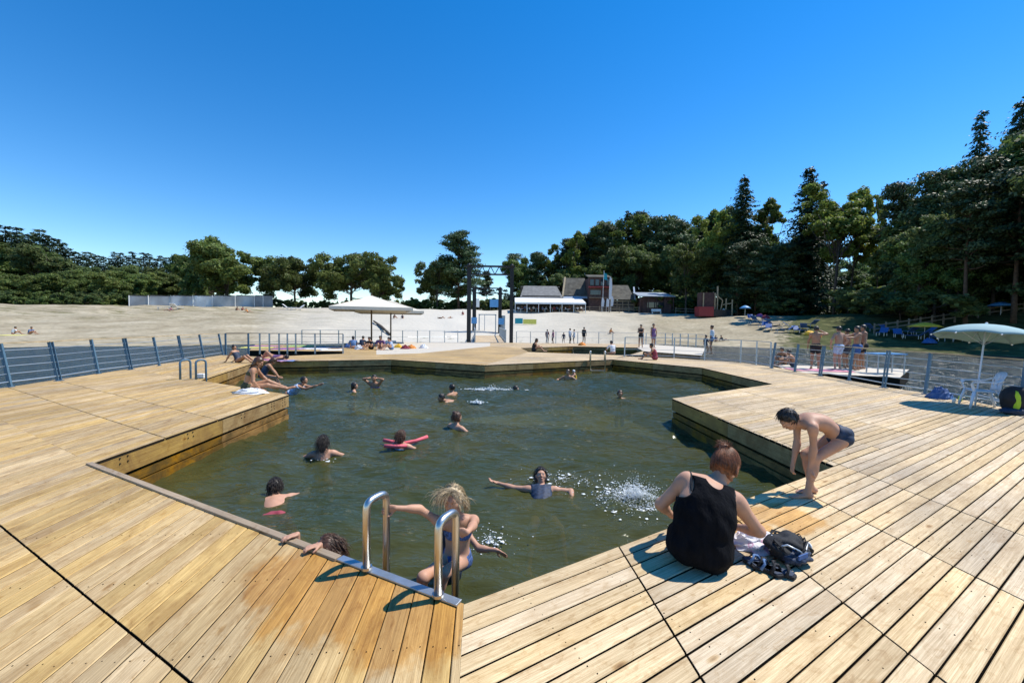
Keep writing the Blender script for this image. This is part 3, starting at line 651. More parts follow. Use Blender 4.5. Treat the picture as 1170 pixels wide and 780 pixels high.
def tree_pine(name, seed, H=19, Rc=4.6, n=13000, leaf=.26, bare=.42, lean=.0, mt='leaf_pine', clumps=44):
    g = np.random.default_rng(seed); t = bpy.data.objects.new(name, None); col.objects.link(t); mb = MB(); top = Vector((lean*H, 0, H*.93)); limb(mb, (0, 0, -.5), top, .27, .06, g, .02, 8)
    Cs = []; Rs = []
    for i in range(clumps):
        z = bare+(1-bare)*(i+.5)/clumps; a = g.uniform(0, 6.28); r = Rc*g.uniform(.25, 1)*(1-.72*((z-bare)/(1-bare))**1.5)*(.6+.4*min(1, (z-bare)/.15)); c = np.array([math.cos(a)*r+lean*H*z, math.sin(a)*r, H*z*.96+.3])
        Cs.append(c); Rs.append(g.uniform(.75, 1.5)); limb(mb, (lean*H*z, 0, H*z*.9), c, .08, .02, g, .08, 5)
        if r > 1.6: Cs.append(c*.6+np.array([lean*H*z*.4, 0, H*z*.96*.4])); Rs.append(g.uniform(.6, 1.1))
    Cs = np.array(Cs); Rs = np.array(Rs); V, F = leaf_quads(Cs, Rs, n, leaf, (1.1, 1.1, .42), up=.8, seed=seed+3)
    npobj('crown', V, F, M[mt], t, smooth=False); mb.build('trunk', M['barkpine'], t, smooth=True); return t
VAR = {
 'oak': [tree_broad('oak_tree', 11, 15, 6.4, .44, .33, 27000, bare=.02), tree_broad('oak_tree', 12, 15, 6.8, .43, .33, 27000, bare=.02), tree_broad('oak_tree', 14, 15, 5.8, .43, .33, 23000, bare=.02)],
 'tall': [tree_broad('poplar_tree', 21, 22, 4.6, .6, .30, 12500, 'leaf_lt', 100, .22, .22, narrow=.85), tree_broad('poplar_tree', 22, 22, 4.0, .66, .30, 10000, 'leaf_lt', 85, .2, .34, narrow=.8)],
 'dark': [tree_broad('beech_tree', 31, 20, 6.0, .52, .34, 19000, 'leaf_oak', 130, .3, .1), tree_broad('beech_tree', 32, 20, 5.6, .5, .34, 18000, 'leaf_bush', 130, .3, .08)],
 'spruce': [tree_spruce('spruce_tree', 41, Rc=5.6), tree_spruce('spruce_tree', 42, 22, 4.0, 54)],
 'pine': [tree_pine('pine_tree', 51), tree_pine('pine_tree', 52, 19, 4.0, 11000, bare=.3), tree_pine('pine_tree', 53, 19, 5.4, 14000, bare=.18, clumps=60)],
 'bush': [tree_broad('bush', 61, 4, 2.6, .45, .22, 9000, 'leaf_bush', 40, .06, .02), tree_broad('bush', 62, 4, 3.2, .4, .22, 9000, 'leaf_oak', 40, .06, .02)],
 'farcon': [tree_spruce('conifer_tree', 71, 18, 3.0, 26, .5, 'leaf_far'), tree_spruce('conifer_tree', 72, 18, 2.6, 24, .5, 'leaf_far')]}
VH = dict(oak=15, tall=22, dark=20, spruce=22, pine=19, bush=4, farcon=18)
_used = set(); _ct = {}
def tree(kind, px, Y, top, label, cat, group=None, wid=1.0, var=None, base=None):
    vs = VAR[kind]; i = var if var is not None else _ct.get(kind, 0) % len(vs); _ct[kind] = _ct.get(kind, 0)+1
    src = vs[i]; X = atd(px, 360, Y).x; z = ground(X, Y) if base is None else base; h = atd(px, top, Y).z-z
    if (kind, i) in _used: o = copy_tree(src)
    else: o = src; _used.add((kind, i))
    s_ = h/VH[kind]; o.location = (X, Y, z-.1); o.scale = (s_*wid, s_*wid, s_); o.rotation_euler.z = random.uniform(0, 6.28)
    return tag(o, label, cat, group)
# lone and skyline trees of the left and middle
tree('oak', 258, 102, 271, 'large round oak standing behind the right end of the white hoarding', 'tree', 'round trees on the beach crest', 1.15, 0)
tree('oak', 232, 108, 288, 'smaller round tree at the left shoulder of the large oak behind the hoarding', 'tree', 'round trees on the beach crest', 1.0, 2)
tree('oak', 337, 100, 290, 'single round tree between the hoarding and the cream parasols', 'tree', 'round trees on the beach crest', .98, 1)
tree('oak', 402, 98, 285, 'wide round tree rising behind the cream parasols', 'tree', 'round trees on the beach crest', 1.2, 1)
tree('oak', 438, 100, 303, 'lower round tree joined to the right side of the one behind the parasols', 'tree', 'round trees on the beach crest', .95, 0)
tree('pine', 524, 98, 262, 'tall irregular pine just left of the black portal with a spire top', 'tree', None, 1.25, 2)
tree('oak', 500, 100, 292, 'dark broad tree at the left foot of the tall pine by the portal', 'tree', None, .85, 1)
tree('pine', 556, 108, 309, 'low pine seen between the columns of the black portal', 'tree', None, .9, 0)
# forest hill on the left
lt = [(-150, 250), (0, 262), (60, 268), (95, 288), (150, 288), (200, 290), (235, 300)]
k = 0
for px in np.arange(-140, 236, 6.5):
    Y = 150+random.uniform(-6, 14); top = float(interp(px, lt))+random.uniform(-3, 7)
    if -60 < px < 60 and random.random() < .5: top -= random.uniform(0, 9)
    tree('farcon', px, Y, top, 'dark conifer on the ridge of the far left wood', 'tree', 'conifers on the far left ridge', 1.5); k += 1
for px in np.arange(-135, 262, 17):
    tree('dark', px+random.uniform(-3, 3), 125+random.uniform(-4, 6), float(interp(px, lt))+random.uniform(12, 26), 'leafy tree in the middle rank of the far left wood', 'tree', 'broadleaf trees of the far left wood', 1.25)
for px in np.arange(-130, 160, 15):
    tree('oak', px+random.uniform(-4, 4), 108+random.uniform(-3, 4), random.uniform(306, 321), 'rounded tree at the front edge of the far left wood', 'tree', 'front trees of the far left wood', 1.35)
for px in np.arange(-128, 150, 13):
    tree('bush', px+random.uniform(-3, 3), 98+random.uniform(-2, 3), random.uniform(330, 338), 'bush at the foot of the far left wood above the sand', 'bush', 'bushes below the far left wood', 1.2)
# hedge line in the gap
for px in np.arange(318, 604, 10.5):
    tree('bush', px, 101+random.uniform(-1, 1), random.uniform(339, 344), 'low clipped bush in the hedge along the beach crest', 'bush', 'hedge bushes along the beach crest', 1.05)
for px in np.arange(440, 606, 12):
    tree('dark', px, 240+random.uniform(-10, 20), random.uniform(340, 346), 'distant tree showing just above the hedge', 'tree', 'distant trees behind the hedge', 1.3)
# wood on the right
rt = [(585, 292), (600, 283), (625, 278), (650, 272), (672, 256), (690, 250), (705, 243), (735, 240), (760, 246), (790, 249), (812, 238), (845, 232), (870, 228), (890, 240), (918, 222), (950, 214), (970, 216), (1000, 218), (1020, 205), (1045, 196), (1080, 192), (1100, 180), (1140, 150), (1200, 140), (1500, 110)]
seq = ['pine', 'dark', 'pine', 'tall', 'spruce', 'pine', 'tall']
for i, px in enumerate(np.arange(588, 850, 11.5)):
    kd = seq[i % 7]; tree(kd, px+random.uniform(-2, 2), 112+random.uniform(-5, 5), float(interp(px, rt))+random.uniform(-3, 9), {'spruce': 'pointed spruce in the wood behind the beach buildings', 'pine': 'dark pine in the wood behind the beach buildings', 'dark': 'leafy tree in the wood behind the beach buildings', 'tall': 'slender light green tree in the wood behind the beach buildings'}[kd], 'tree', {'spruce': 'spruces behind the buildings', 'pine': 'pines behind the buildings', 'dark': 'leafy trees behind the buildings', 'tall': 'slender trees behind the buildings'}[kd], {'pine': 1.0, 'dark': .95, 'tall': 1.0, 'spruce': 1.0}[kd])
for i, px in enumerate(np.arange(592, 850, 15)):
    tree('dark', px+random.uniform(-3, 3), 103+random.uniform(-2, 2), float(interp(px, rt))+random.uniform(28, 55), 'shorter leafy tree close behind the beach buildings', 'tree', 'lower trees close behind the buildings', 1.0)
tree('spruce', 845, 82, 201, 'tall pointed spruce left of the taller spruce above the playground', 'tree', None, 1.1, 0)
tree('spruce', 918, 78, 190, 'tallest pointed spruce of the middle right, left of the sunlit slender trees', 'tree', None, 1.12, 0)
tree('spruce', 935, 81, 207, 'thin spruce tip peeping just right of the tallest middle spruce', 'tree', None, .9, 1)
tree('tall', 812, 86, 240, 'light green slender tree left of the tall spruce above the playground', 'tree', 'light slender trees', .9, 0)
tree('tall', 874, 84, 228, 'light green slender tree between the two tall spruces', 'tree', 'light slender trees', .95, 1)
tree('tall', 952, 70, 212, 'sunlit slender tree right of the tallest middle spruce', 'tree', 'light slender trees', 1.15, 0)
tree('tall', 968, 72, 214, 'sunlit slender tree with bare lower trunk beside the sky gap', 'tree', 'light slender trees', 1.0, 1)
tree('tall', 998, 74, 222, 'thin crowned tree inside the sky gap on the right', 'tree', 'light slender trees', .5, 1)
tree('pine', 1022, 66, 206, 'leaning pine at the right edge of the sky gap', 'tree', None, .8, 1)
for i, px in enumerate((782, 806, 832, 858, 884, 905)):
    tree('dark', px, 84+(i % 3)*2, float(interp(px, rt))+30+8*(i % 2), 'dark leafy tree filling the wood above the playground', 'tree', 'dark trees above the playground', .95)
for i, px in enumerate((842, 862, 884, 900)): tree('pine', px, 78, float(interp(px, rt))+42, 'dark pine low in the wood above the playground', 'tree', 'dark pines above the playground', 1.1, 2)
for i, (px, Y, tp, kd) in enumerate([(1052, 64, 197, 'dark'), (1060, 60, 193, 'pine'), (1080, 62, 193, 'pine'), (1100, 66, 190, 'pine'), (1118, 58, 174, 'pine'), (1140, 60, 165, 'dark'), (1165, 58, 146, 'pine'), (1190, 60, 142, 'dark'), (1215, 58, 130, 'pine'), (1245, 58, 120, 'dark'), (1280, 56, 120, 'dark'), (1330, 54, 118, 'dark'), (1380, 52, 118, 'pine'), (1440, 50, 118, 'dark')]):
    tree(kd, px, Y, tp, {'dark': 'large dark leafy tree of the tall wood on the right', 'pine': 'large dark pine of the tall wood on the right'}[kd], 'tree', {'dark': 'leafy trees of the right wood', 'pine': 'pines of the right wood'}[kd], .95)
tree('spruce', 1108, 64, 127, 'pointed spruce top left of the tallest one at the right edge', 'tree', None, .8, 1)
tree('spruce', 1152, 62, 113, 'tallest spruce top at the right edge of the picture', 'tree', None, .85, 0)
for i, (px, Y, tp) in enumerate([(1046, 53, 245), (1068, 52, 262), (1090, 52, 248), (1112, 51, 255), (1134, 51, 240), (1158, 51, 250), (1185, 50, 240), (1215, 47, 200), (1250, 46, 190), (1290, 44, 190), (1340, 42, 190), (1400, 40, 180)]):
    tree('dark', px, Y, tp, 'shorter dark tree at the front of the right wood', 'tree', 'front trees of the right wood', 1.0)
tree('pine', 1104, 48, 205, 'thick trunked pine standing before the fence of the right bank', 'tree', None, 1.0, 0)
for px, Y, tp in ((1245, 37, 120), (1290, 36, 100), (1340, 37, 90), (1400, 36, 90), (1460, 35, 90), (1530, 35, 90)): tree('dark', px, Y, tp, 'large tree just outside the right edge shading the bank', 'tree', 'shade trees beyond the right edge', .85)
tree('pine', 1158, 46, 190, 'second tall trunked pine before the fence at the right edge', 'tree', None, 1.1, 0)
tree('pine', 1228, 43, 190, 'pine just outside the right edge casting shade on the bank', 'tree', None, 1.1, 2)
for i, px in enumerate(np.arange(960, 1560, 16)): tree('dark', px, 96+(i % 3)*5, 300+random.uniform(-10, 12), 'background tree closing the gaps deep in the right wood', 'tree', 'trees deep in the right wood', 1.3)
for i, px in enumerate(np.arange(740, 1000, 14)): tree('bush', px, 90+(i % 3)*4, 336+random.uniform(-6, 8), 'dark bush deep in the wood behind the playground', 'bush', 'undergrowth behind the playground', 1.8)
for i, px in enumerate(np.arange(1010, 1500, 14)): tree('bush', px, 72+(i % 3)*4, 322+random.uniform(-6, 8), 'dark bush deep under the right wood', 'bush', 'undergrowth deep in the right wood', 1.8)
tree('bush', 990, 64, 326, 'big round bush on the bank below the sky gap', 'bush', None, 1.5, 0)
tree('bush', 1008, 66, 332, 'second round bush on the bank just right of the big one', 'bush', None, 1.4, 1)
for i, px in enumerate([884, 900, 1030, 1044, 1058, 1072, 1085, 1098, 1112, 1128, 1145, 1165, 1190, 1220]):
    tree('bush', px, (76 if px < 950 else 54)+(i % 2)*3, (346 if px < 950 else 332)+random.uniform(-9, 6), 'dark undergrowth bush at the edge of the right wood', 'bush', 'undergrowth of the right wood', 1.5)
ORD = 'leftmost second third fourth fifth sixth seventh eighth ninth tenth eleventh twelfth thirteenth fourteenth fifteenth sixteenth seventeenth eighteenth nineteenth twentieth twenty-first twenty-second twenty-third'.split()
def number_row(group, text):          # rows of look-alikes: told apart by their place in the row, counted inside the picture
    os_ = sorted([o for o in bpy.data.objects if o.get('group') == group and not o.parent], key=lambda o: o.location.x/o.location.y)
    vis = [o for o in os_ if -3 < 585+FPX*o.location.x/o.location.y < 1173]
    for o in os_:
        if o not in vis: o['label'] = 'one of the '+text.replace('leftmost', '')+' outside the picture'
    for i, o in enumerate(vis):
        if i < len(ORD): o['label'] = (ORD[i]+' ' + ('' if i == 0 else 'from the left ')+'of the '+text)
        elif len(vis)-1-i < len(ORD): k = len(vis)-1-i; o['label'] = ('rightmost' if k == 0 else ORD[k]+' from the right')+' of the '+text
_t0 = [('conifers on the far left ridge', 'conifers on the far left ridge'), ('broadleaf trees of the far left wood', 'leafy trees in the middle of the far left wood'), ('front trees of the far left wood', 'rounded trees at the front of the far left wood'), ('bushes below the far left wood', 'bushes at the foot of the far left wood'), ('hedge bushes along the beach crest', 'low bushes in the clipped hedge on the crest'), ('pines behind the buildings', 'dark pines behind the beach buildings'), ('leafy trees behind the buildings', 'leafy trees behind the beach buildings'), ('spruces behind the buildings', 'pointed spruces behind the beach buildings'), ('slender trees behind the buildings', 'slender light trees behind the beach buildings'), ('lower trees close behind the buildings', 'shorter trees close behind the beach buildings'), ('dark trees above the playground', 'dark leafy trees above the playground'), ('dark pines above the playground', 'low dark pines above the playground'), ('leafy trees of the right wood', 'large leafy trees of the tall right wood'), ('pines of the right wood', 'large pines of the tall right wood'), ('front trees of the right wood', 'shorter trees at the front of the right wood'), ('undergrowth of the right wood', 'undergrowth bushes at the edge of the right wood'), ('trees deep in the right wood', 'background trees deep in the right wood'), ('undergrowth behind the playground', 'dark bushes deep behind the playground'), ('undergrowth deep in the right wood', 'dark bushes deep under the right wood'), ('distant trees behind the hedge', 'distant trees showing above the hedge')]
for g_, t_ in _t0: number_row(g_, t_)

# ------------------------------------------------------------------ buildings on the crest
def gz(px, Y): p = atd(px, 360, Y); return p.x, ground(p.x, Y)
def zz(px, py, Y): return atd(px, py, Y).z
def X_(px, Y): return atd(px, 355, Y).x
def roof(x0, x1, y0, y1, z0, z1, ins=.0, th=.12):   # lean slope rising backwards
    return MB().slab([(x0, y0, z0), (x1, y0, z0), (x1-ins, y1, z1), (x0+ins, y1, z1)], th)
Yb = 89.0
b = empty('restaurant', (X_(620, Yb), Yb, gz(620, Yb)[1]), 'long low restaurant with a grey sloping roof behind the white awning', 'building'); o = b.location
def rel(mb): mb.v = [Vector(v)-o for v in mb.v]; return mb
xl, xr, zg = X_(594, Yb), X_(643, Yb), o.z
rel(MB().box(((xl+xr)/2, Yb+4, zg+1.6), (xr-xl-1, 7.5, 3.4))).build('wall', M['walldark'], b)
rel(roof(xl, xr, Yb, Yb+5, zz(600, 340, Yb), zz(600, 327, Yb+5), .9)).build('roof', M['roofgrey'], b)
rel(roof(xl+.2, xr-.2, Yb+9.8, Yb+5.05, zz(600, 340, Yb), zz(600, 327, Yb+5), -.0)).build('roof', M['roofgrey'], b)
for i in range(7):
    x = xl+1.2+i*(xr-xl-2.4)/6; f = rel(MB().box((x, Yb+.22, zg+1.7), (.9, .08, 1.5))).build('window', M['glass'], b); rel(MB().box((x, Yb+.16, zg+.9), (1.0, .08, .08))).build('sill', M['white'], f)
b = empty('terrace_awning', (X_(628, 84), 84, gz(628, 84)[1]), 'long white terrace awning on thin white posts in front of the restaurant', 'awning'); o = b.location
xl, xr = X_(588, 84), X_(668, 84); zt, zf = zz(600, 341, 86), zz(600, 345.5, 82.5)
for i in range(3):
    a_, c_ = xl+(xr-xl)*i/3+.02, xl+(xr-xl)*(i+1)/3-.02; rel(MB().slab([(a_, 82.5, zf), (c_, 82.5, zf), (c_, 88, zt+.2), (a_, 88, zt+.2)], .08)).build('canopy', M['awning'], b); rel(MB().box(((a_+c_)/2, 82.45, zf-.12), (c_-a_, .05, .3))).build('valance', M['awning'], b)
for i in range(7): rel(MB().box((xl+.1+(xr-xl-.2)*i/6, 82.55, (gz(628, 82.5)[1]+zf)/2), (.1, .1, zf-gz(628, 82.5)[1]))).build('post', M['white'], b)
rel(MB().box(((xl+xr)/2, 87.6, (gz(628, 87)[1]+zf)/2+.2), (xr-xl, .2, 3.2))).build('back_wall', M['walldark'], b)
b = empty('dark_roof_house', (X_(657, 90), 90, gz(657, 90)[1]), 'building with steep dark mossy roof between the restaurant and the red house', 'building'); o = b.location
xl, xr = X_(643, 90), X_(673, 90)
rel(MB().box(((xl+xr)/2, 94, o.z+1.8), (xr-xl-.3, 7, 3.8))).build('wall', M['walldark'], b)
rel(roof(xl, xr, 90, 94, zz(650, 338, 90), zz(650, 318, 94), .4)).build('roof', M['roofdark'], b)
rel(MB().slab([(xl, 89.6, zz(650, 341, 90)), (xr, 89.6, zz(650, 341, 90)), (xr, 90.4, zz(650, 337, 90)), (xl, 90.4, zz(650, 337, 90))], .1)).build('gutter_strip', M['roofblue'], b)
rel(MB().bar((xl-.1, 89.8, zz(643, 339, 90)), (xl+.9, 94, zz(646, 317, 94)), .35)).build('verge_board', M['timberlight'], b)
b = empty('red_house', (X_(685, 88), 88, gz(685, 88)[1]), 'tall red brown house with a glazed upper floor and red balcony line', 'building'); o = b.location
xl, xr = X_(672.5, 88), X_(697, 88); zt = zz(680, 317, 88)
rel(MB().box(((xl+xr)/2, 91, (o.z+zt)/2), (xr-xl, 5.8, zt-o.z))).build('wall', M['wallred'], b)
rel(MB().slab([(xl-.2, 87.9, zt), (xr+.2, 87.9, zt), (xr+.2, 92, zt+.9), (xl-.2, 92, zt+.9)], .15)).build('roof', M['roofdark'], b)
zl = zz(680, 328, 88); rel(MB().box(((xl+xr)/2, 87.7, zl), (xr-xl+.3, .8, .22))).build('balcony', M['red'], b)
for i in range(4): rel(MB().box((xl+.6+i*(xr-xl-1.2)/3, 88.05, (zl+zt)/2), (.75, .14, (zt-zl)*.6))).build('window', M['glass'], b)
rel(MB().box((xl+1.4, 88.05, zz(680, 334, 88)), (2.2, .14, 1.0))).build('window', M['glass'], b)
rel(MB().box((xr-1.2, 88.05, o.z+1.1), (1.1, .14, 2.1))).build('door', M['walldark'], b)
rel(MB().box(((xl+xr)/2, 87.75, zz(680, 340, 88)), (xr-xl, .6, .18))).build('canopy', M['timber'], b)
b = empty('lean_to_house', (X_(710, 88), 88, gz(710, 88)[1]), 'low timber framed house with a big mossy sloping roof right of the red house', 'building'); o = b.location
xl, xr = X_(698, 88), X_(725, 88)
rel(MB().box(((xl+xr)/2, 91.3, o.z+1.2), (xr-xl-.3, 6, 2.6))).build('wall', M['walldark'], b)
rel(roof(xl, xr, 88, 92.5, zz(705, 342.5, 88), zz(705, 326, 92), .3)).build('roof', M['roofdark'], b)
for x in np.linspace(xl+.1, xr-.1, 5): rel(MB().box((x, 88.15, o.z+1.1), (.16, .16, 2.3))).build('post', M['timber'], b)
for z_ in (.7, 1.6, 2.3): rel(MB().box(((xl+xr)/2, 88.13, o.z+z_), (xr-xl, .1, .12))).build('rail', M['timberlight'], b)
rel(MB().bar((xr, 87.9, zz(720, 343, 88)), (xr+.75, 91.5, zz(725, 328, 91)), .3)).build('verge_board', M['roofblue'], b)
rel(MB().bar((xl-.1, 87.9, zz(698, 343, 88)), (xl+.8, 91.5, zz(698, 318, 91)), .3)).build('verge_board', M['timberlight'], b)
b = empty('snack_hut', (X_(748, 84), 84, gz(748, 84)[1]), 'red brown snack hut with a pale flat metal roof at the edge of the wood', 'building'); o = b.location
xl, xr = X_(729, 84), X_(771, 84); zt = zz(750, 339, 84)
rel(MB().box(((xl+xr)/2+.4, 87, (o.z+zt)/2), (xr-xl-1.6, 4.5, zt-o.z))).build('wall', M['wallred'], b)
rel(MB().slab([(xl, 83.6, zt), (xr, 83.6, zt), (xr-.4, 89.6, zt+1.2), (xl+.4, 89.6, zt+1.2)], .12)).build('roof', M['roofblue'], b)
for i, x in enumerate(np.linspace(xl+.4, xr-.3, 5)): rel(MB().box((x, 84.1, (o.z+zt)/2), (.16, .16, zt-o.z))).build('post', M['wallred'], b)
rel(MB().box(((xl+xr)/2, 84.7, o.z+1.7), (3.4, .1, 1.1))).build('hatch', M['glass'], b)
# white bench in front of the hut
p = on_ground(750, 358.5); t = empty('bench', p, 'white slatted bench on the sand in front of the snack hut', 'bench')
MB().box((0, 0, .42), (1.9, .45, .05)).build('seat', M['white'], t); MB().box((0, .22, .75), (1.9, .05, .4)).build('backrest', M['white'], t)
for s_ in (-.8, .8): MB().box((s_, 0, .21), (.08, .4, .4)).build('leg', M['white'], t)
# feather flags and teal flag
for (px, y0, y1, mt, lb) in ((688.5, 309, 342, 'teal', 'tall pole with a teal flag in front of the red house'), (695.5, 316, 336, 'white', 'tall white feather flag before the roof verge of the red house'), (687, 340, 357, 'white', 'short white feather flag at the left foot of the red house'), (692.5, 341, 357, 'white', 'short white feather flag in the middle before the red house'), (697.5, 338, 357, 'white', 'short white feather flag at the right foot of the red house')):
    X, z = gz(px, 86); h0 = zz(px, y1, 86) if y1 > 350 else z; h1 = zz(px, y0, 86); t = empty('feather_flag', (X, 86, z), lb, 'flag', 'flags before the red house')
    MB().tube([(0, 0, 0), (0, 0, (h1-z)*.6), (.12, 0, h1-z)], .045, 6).build('pole', M['white'], t)
    if mt == 'teal': MB().slab([(0.05, 0, h1-z-.4), (.05, 0, h1-z-1.8), (.85, .1, h1-z-2.0), (.75, .15, h1-z-.7)], .03).build('cloth', M['teal'], t)
    else:
        H = h1-z; MB().slab([(.04, 0, .35*H), (.5, .05, .38*H), (.62, .08, .75*H), (.45, .05, .95*H), (.12, 0, H)], .03).build('cloth', M['whitefab'], t)
# hoarding on the left crest
xs = [148, 170, 196, 221, 243, 269, 291, 301, 312]; hY = lambda px: 84+(px-148)/164*11
t = empty('white_hoarding', (X_(148, 84), 84, ground(X_(148, 84), 84)), 'long white canvas hoarding on the beach crest under the left trees', 'hoarding'); o = t.location
for i in range(8):
    a, c = Vector((X_(xs[i], hY(xs[i])), hY(xs[i]), 0)), Vector((X_(xs[i+1], hY(xs[i+1])), hY(xs[i+1]), 0)); m_ = (a+c)/2; zb, z1 = ground(m_.x, m_.y)-.3, (zz(xs[i], 338.2, a.y)+zz(xs[i+1], 338.2, c.y))/2; h_ = (zb+z1)/2; d_ = (c-a).normalized()*.03
    rel(MB().bar(a+d_+Vector((0, 0, h_)), c-d_+Vector((0, 0, h_)), .08, z1-zb)).build('panel', M['marquee2'] if i in (4, 7) else M['marquee'], t)
    rel(MB().box(a+Vector((0, -.05, h_)), (.1, .16, z1-zb+.15))).build('post', M['white'] if i != 2 else M['galv'], t)
    rel(MB().bar(a+Vector((0, .5, z1+.12)), c+Vector((0, .5, z1+.12)), 1.0, .12)).build('roof_edge', M['roofdark'], t)
# mast
X, z = gz(459, 120); t = empty('mast', (X, 120, z), 'thin lattice mast standing right of the round trees', 'mast'); hm = zz(459, 314, 120)-z
for a_, c_ in ((-.25, -.25), (.25, -.25), (0, .25)): MB().bar((a_, c_, 0), (a_*.3, c_*.3, hm), .09).build('mast_leg', M['galv'], t)
for i in range(9): MB().bar((-.22, -.2, hm*i/9), (.2, -.18, hm*(i+1)/9), .06).build('brace', M['galv'], t)
MB().box((0, 0, hm*.78), (.9, .6, .25)).build('antenna', M['white'], t)
# signs by the portal
for px, py0, py1, w_, mt, lb in ((564.5, 342, 353, 1.9, 'bluelight', 'blue panel on posts on the crest seen through the portal'), (545.5, 341, 353, .8, 'white', 'narrow white upright sign board on the crest seen through the portal'), (700, 0, 0, 0, None, None)):
    if mt is None: continue
    X, z = gz(px, 90); z0, z1 = zz(px, py1, 90), zz(px, py0, 90); t = empty('sign_board', (X, 90, z), lb, 'sign')
    MB().box((0, 0, (z0+z1)/2-z+.2), (w_, .08, (z1-z0)*.8)).build('board', M[mt], t)
    for s_ in (-.4, .4): MB().box((s_*w_, .08, (z1-z)/2), (.08, .08, z1-z)).build('post', M['timber'], t)
p = on_ground(599, 371.5); t = empty('banner', p, 'pale yellow banner stretched low on the sand right of the portal', 'banner'); MB().box((-.9, 0, .7), (1.3, .04, .9)).build('banner_panel', M['teal'], t); MB().box((.9, 0, .6), (2.2, .04, .8)).build('banner_panel', M['towel_y'], t)
# fence along the crest on the right
for (p0, p1, y0, Yf, n, lb) in ((772, 866, 359.5, 82, 9, 'dark timber post fence on the crest between the hut and the playground'), (1000, 1170, 361, 50, 14, 'grey post and rail fence below the trees on the right bank'), (640, 730, 356, 85, 9, 'dark timber fence on the crest before the red house')):
    X0 = X_(p0, Yf); z0 = ground(X0, Yf); t = empty('timber_fence', (X0, Yf, z0), lb, 'fence'); prev = None
    for i in range(n):
        x = X_(p0+(p1-p0)*i/(n-1), Yf); z = ground(x, Yf)-z0; MB().box((x-X0, 0, z+.6), (.13, .13, 1.35)).build('post', M['timber'], t)
        if prev:
            for h in (.55, 1.05): MB().bar((prev[0], -.07, prev[1]+h), (x-X0, -.07, z+h), .05, .12).build('rail', M['timber'], t)
        prev = (x-X0, z)
# playground ship
p = on_ground(812, 361.5); Yp = p.y; t = empty('play_ship', p, 'wooden climbing ship with a red tower and tall poles on the sand below the wood', 'play frame')
s_ = Yp/470
def q(px, py, dy=0): return Vector(((px-812)*s_, dy, (361.5-py)*s_))
MB().prism([(q(796, 0).x, -.9), (q(812, 0).x, -1.1), (q(812, 0).x, 1.1), (q(796, 0).x, .9)], .0, 1.7).build('hull', M['red'], t)
MB().prism([(q(812, 0).x+.02, -1.1), (q(826, 0).x, -.9), (q(835, 0).x, 0), (q(826, 0).x, .9), (q(812, 0).x+.02, 1.1)], .0, 1.2).build('bow', M['walldark'], t)
MB().box(q(808, 344, .5), (2.6, 1.6, 3.0)).build('tower', M['wallred'], t)
for px in (802, 815): MB().bar(q(px, 361, -.4), q(px, 335, -.4), .16).build('tower_post', M['timberlight'], t)
MB().bar(q(819, 361), q(819, 327), .2).build('pole', M['timberlight'], t)
MB().bar(q(814, 334), q(825, 343), .16).build('spar', M['timberlight'], t); MB().bar(q(825, 343), q(823, 354), .14).build('spar', M['timberlight'], t); MB().bar(q(825, 348), q(836, 346), .14).build('spar', M['timberlight'], t); MB().bar(q(820, 360), q(827, 353), .3).build('slide', M['white'], t)
for px, py in ((829, 341), (836, 342)): MB().bar(q(px, 361), q(px, py), .16).build('pole', M['timberlight'], t)

# ------------------------------------------------------------------ portal and footbridge
def portal(name, label, px0, px1, base_py, top_py, Y, w_=.34):
    a = atd(px0, base_py, Y); c = atd(px1, base_py, Y); zt = zz(px0, top_py, Y); z0 = -.1; t = empty(name, (a.x, Y, 0), label, 'portal', 'black lattice portals of the footbridge'); Wd = c.x-a.x
    for x in (0, Wd):
        mb = MB()
        k = t
        cobj = MB().box((x, 0, (zt+z0)/2), (w_*.8, .12, zt-z0)).build('column', M['blackmetal'], t)
        for dy in (-w_/2, w_/2): MB().box((x, dy, (zt+z0)/2), (w_, .07, zt-z0)).build('flange', M['blackmetal'], cobj)
    h = .55*Wd/3.8
    tr = MB().bar((-.45, 0, zt), (Wd+.3, 0, zt), .16).build('truss_beam', M['blackmetal'], t); MB().bar((-.2, 0, zt-h*1.3), (Wd+.2, 0, zt-h*1.3), .14).build('truss_beam', M['blackmetal'], t)
    n = 10
    for i in range(n):
        x0, x1 = Wd*i/n, Wd*(i+1)/n; MB().bar((x0, 0, zt-(0 if i % 2 else h*1.3)), (x1, 0, zt-(h*1.3 if i % 2 else 0)), .07).build('truss_web', M['blackmetal'], t)
    for x in (0, Wd): MB().ball((x, -.3, zt+.05), .16).build('pulley', M['blackmetal'], t, smooth=True)
    return t
portal('bridge_portal', 'tall black portal nearest the deck with a lattice beam on top', 535.5, 584, 391.5, 304, 38)
portal('bridge_portal', 'farther black portal of the footbridge seen through the near one', 541.7, 571, 383.5, 329, 60, .5)
xa, xb = atd(547, 385, 60).x, atd(566, 385, 60).x
fb = MB(); x0, x1 = atd(543, 391, 38).x, atd(578, 391, 38).x
fb.v += [Vector(v) for v in ((x0, 37.2, .01), (x1, 37.2, .01), (xb+.6, 60, .15), (xa-.6, 60, .15), (x0, 37.2, -.25), (x1, 37.2, -.25), (xb+.6, 60, -.1), (xa-.6, 60, -.1))]; fb.f += [(0, 1, 2, 3), (7, 6, 5, 4), (4, 5, 1, 0), (5, 6, 2, 1), (6, 7, 3, 2), (7, 4, 0, 3)]
tag(fb.build('footbridge_deck', M['deck_r']), kind='structure')
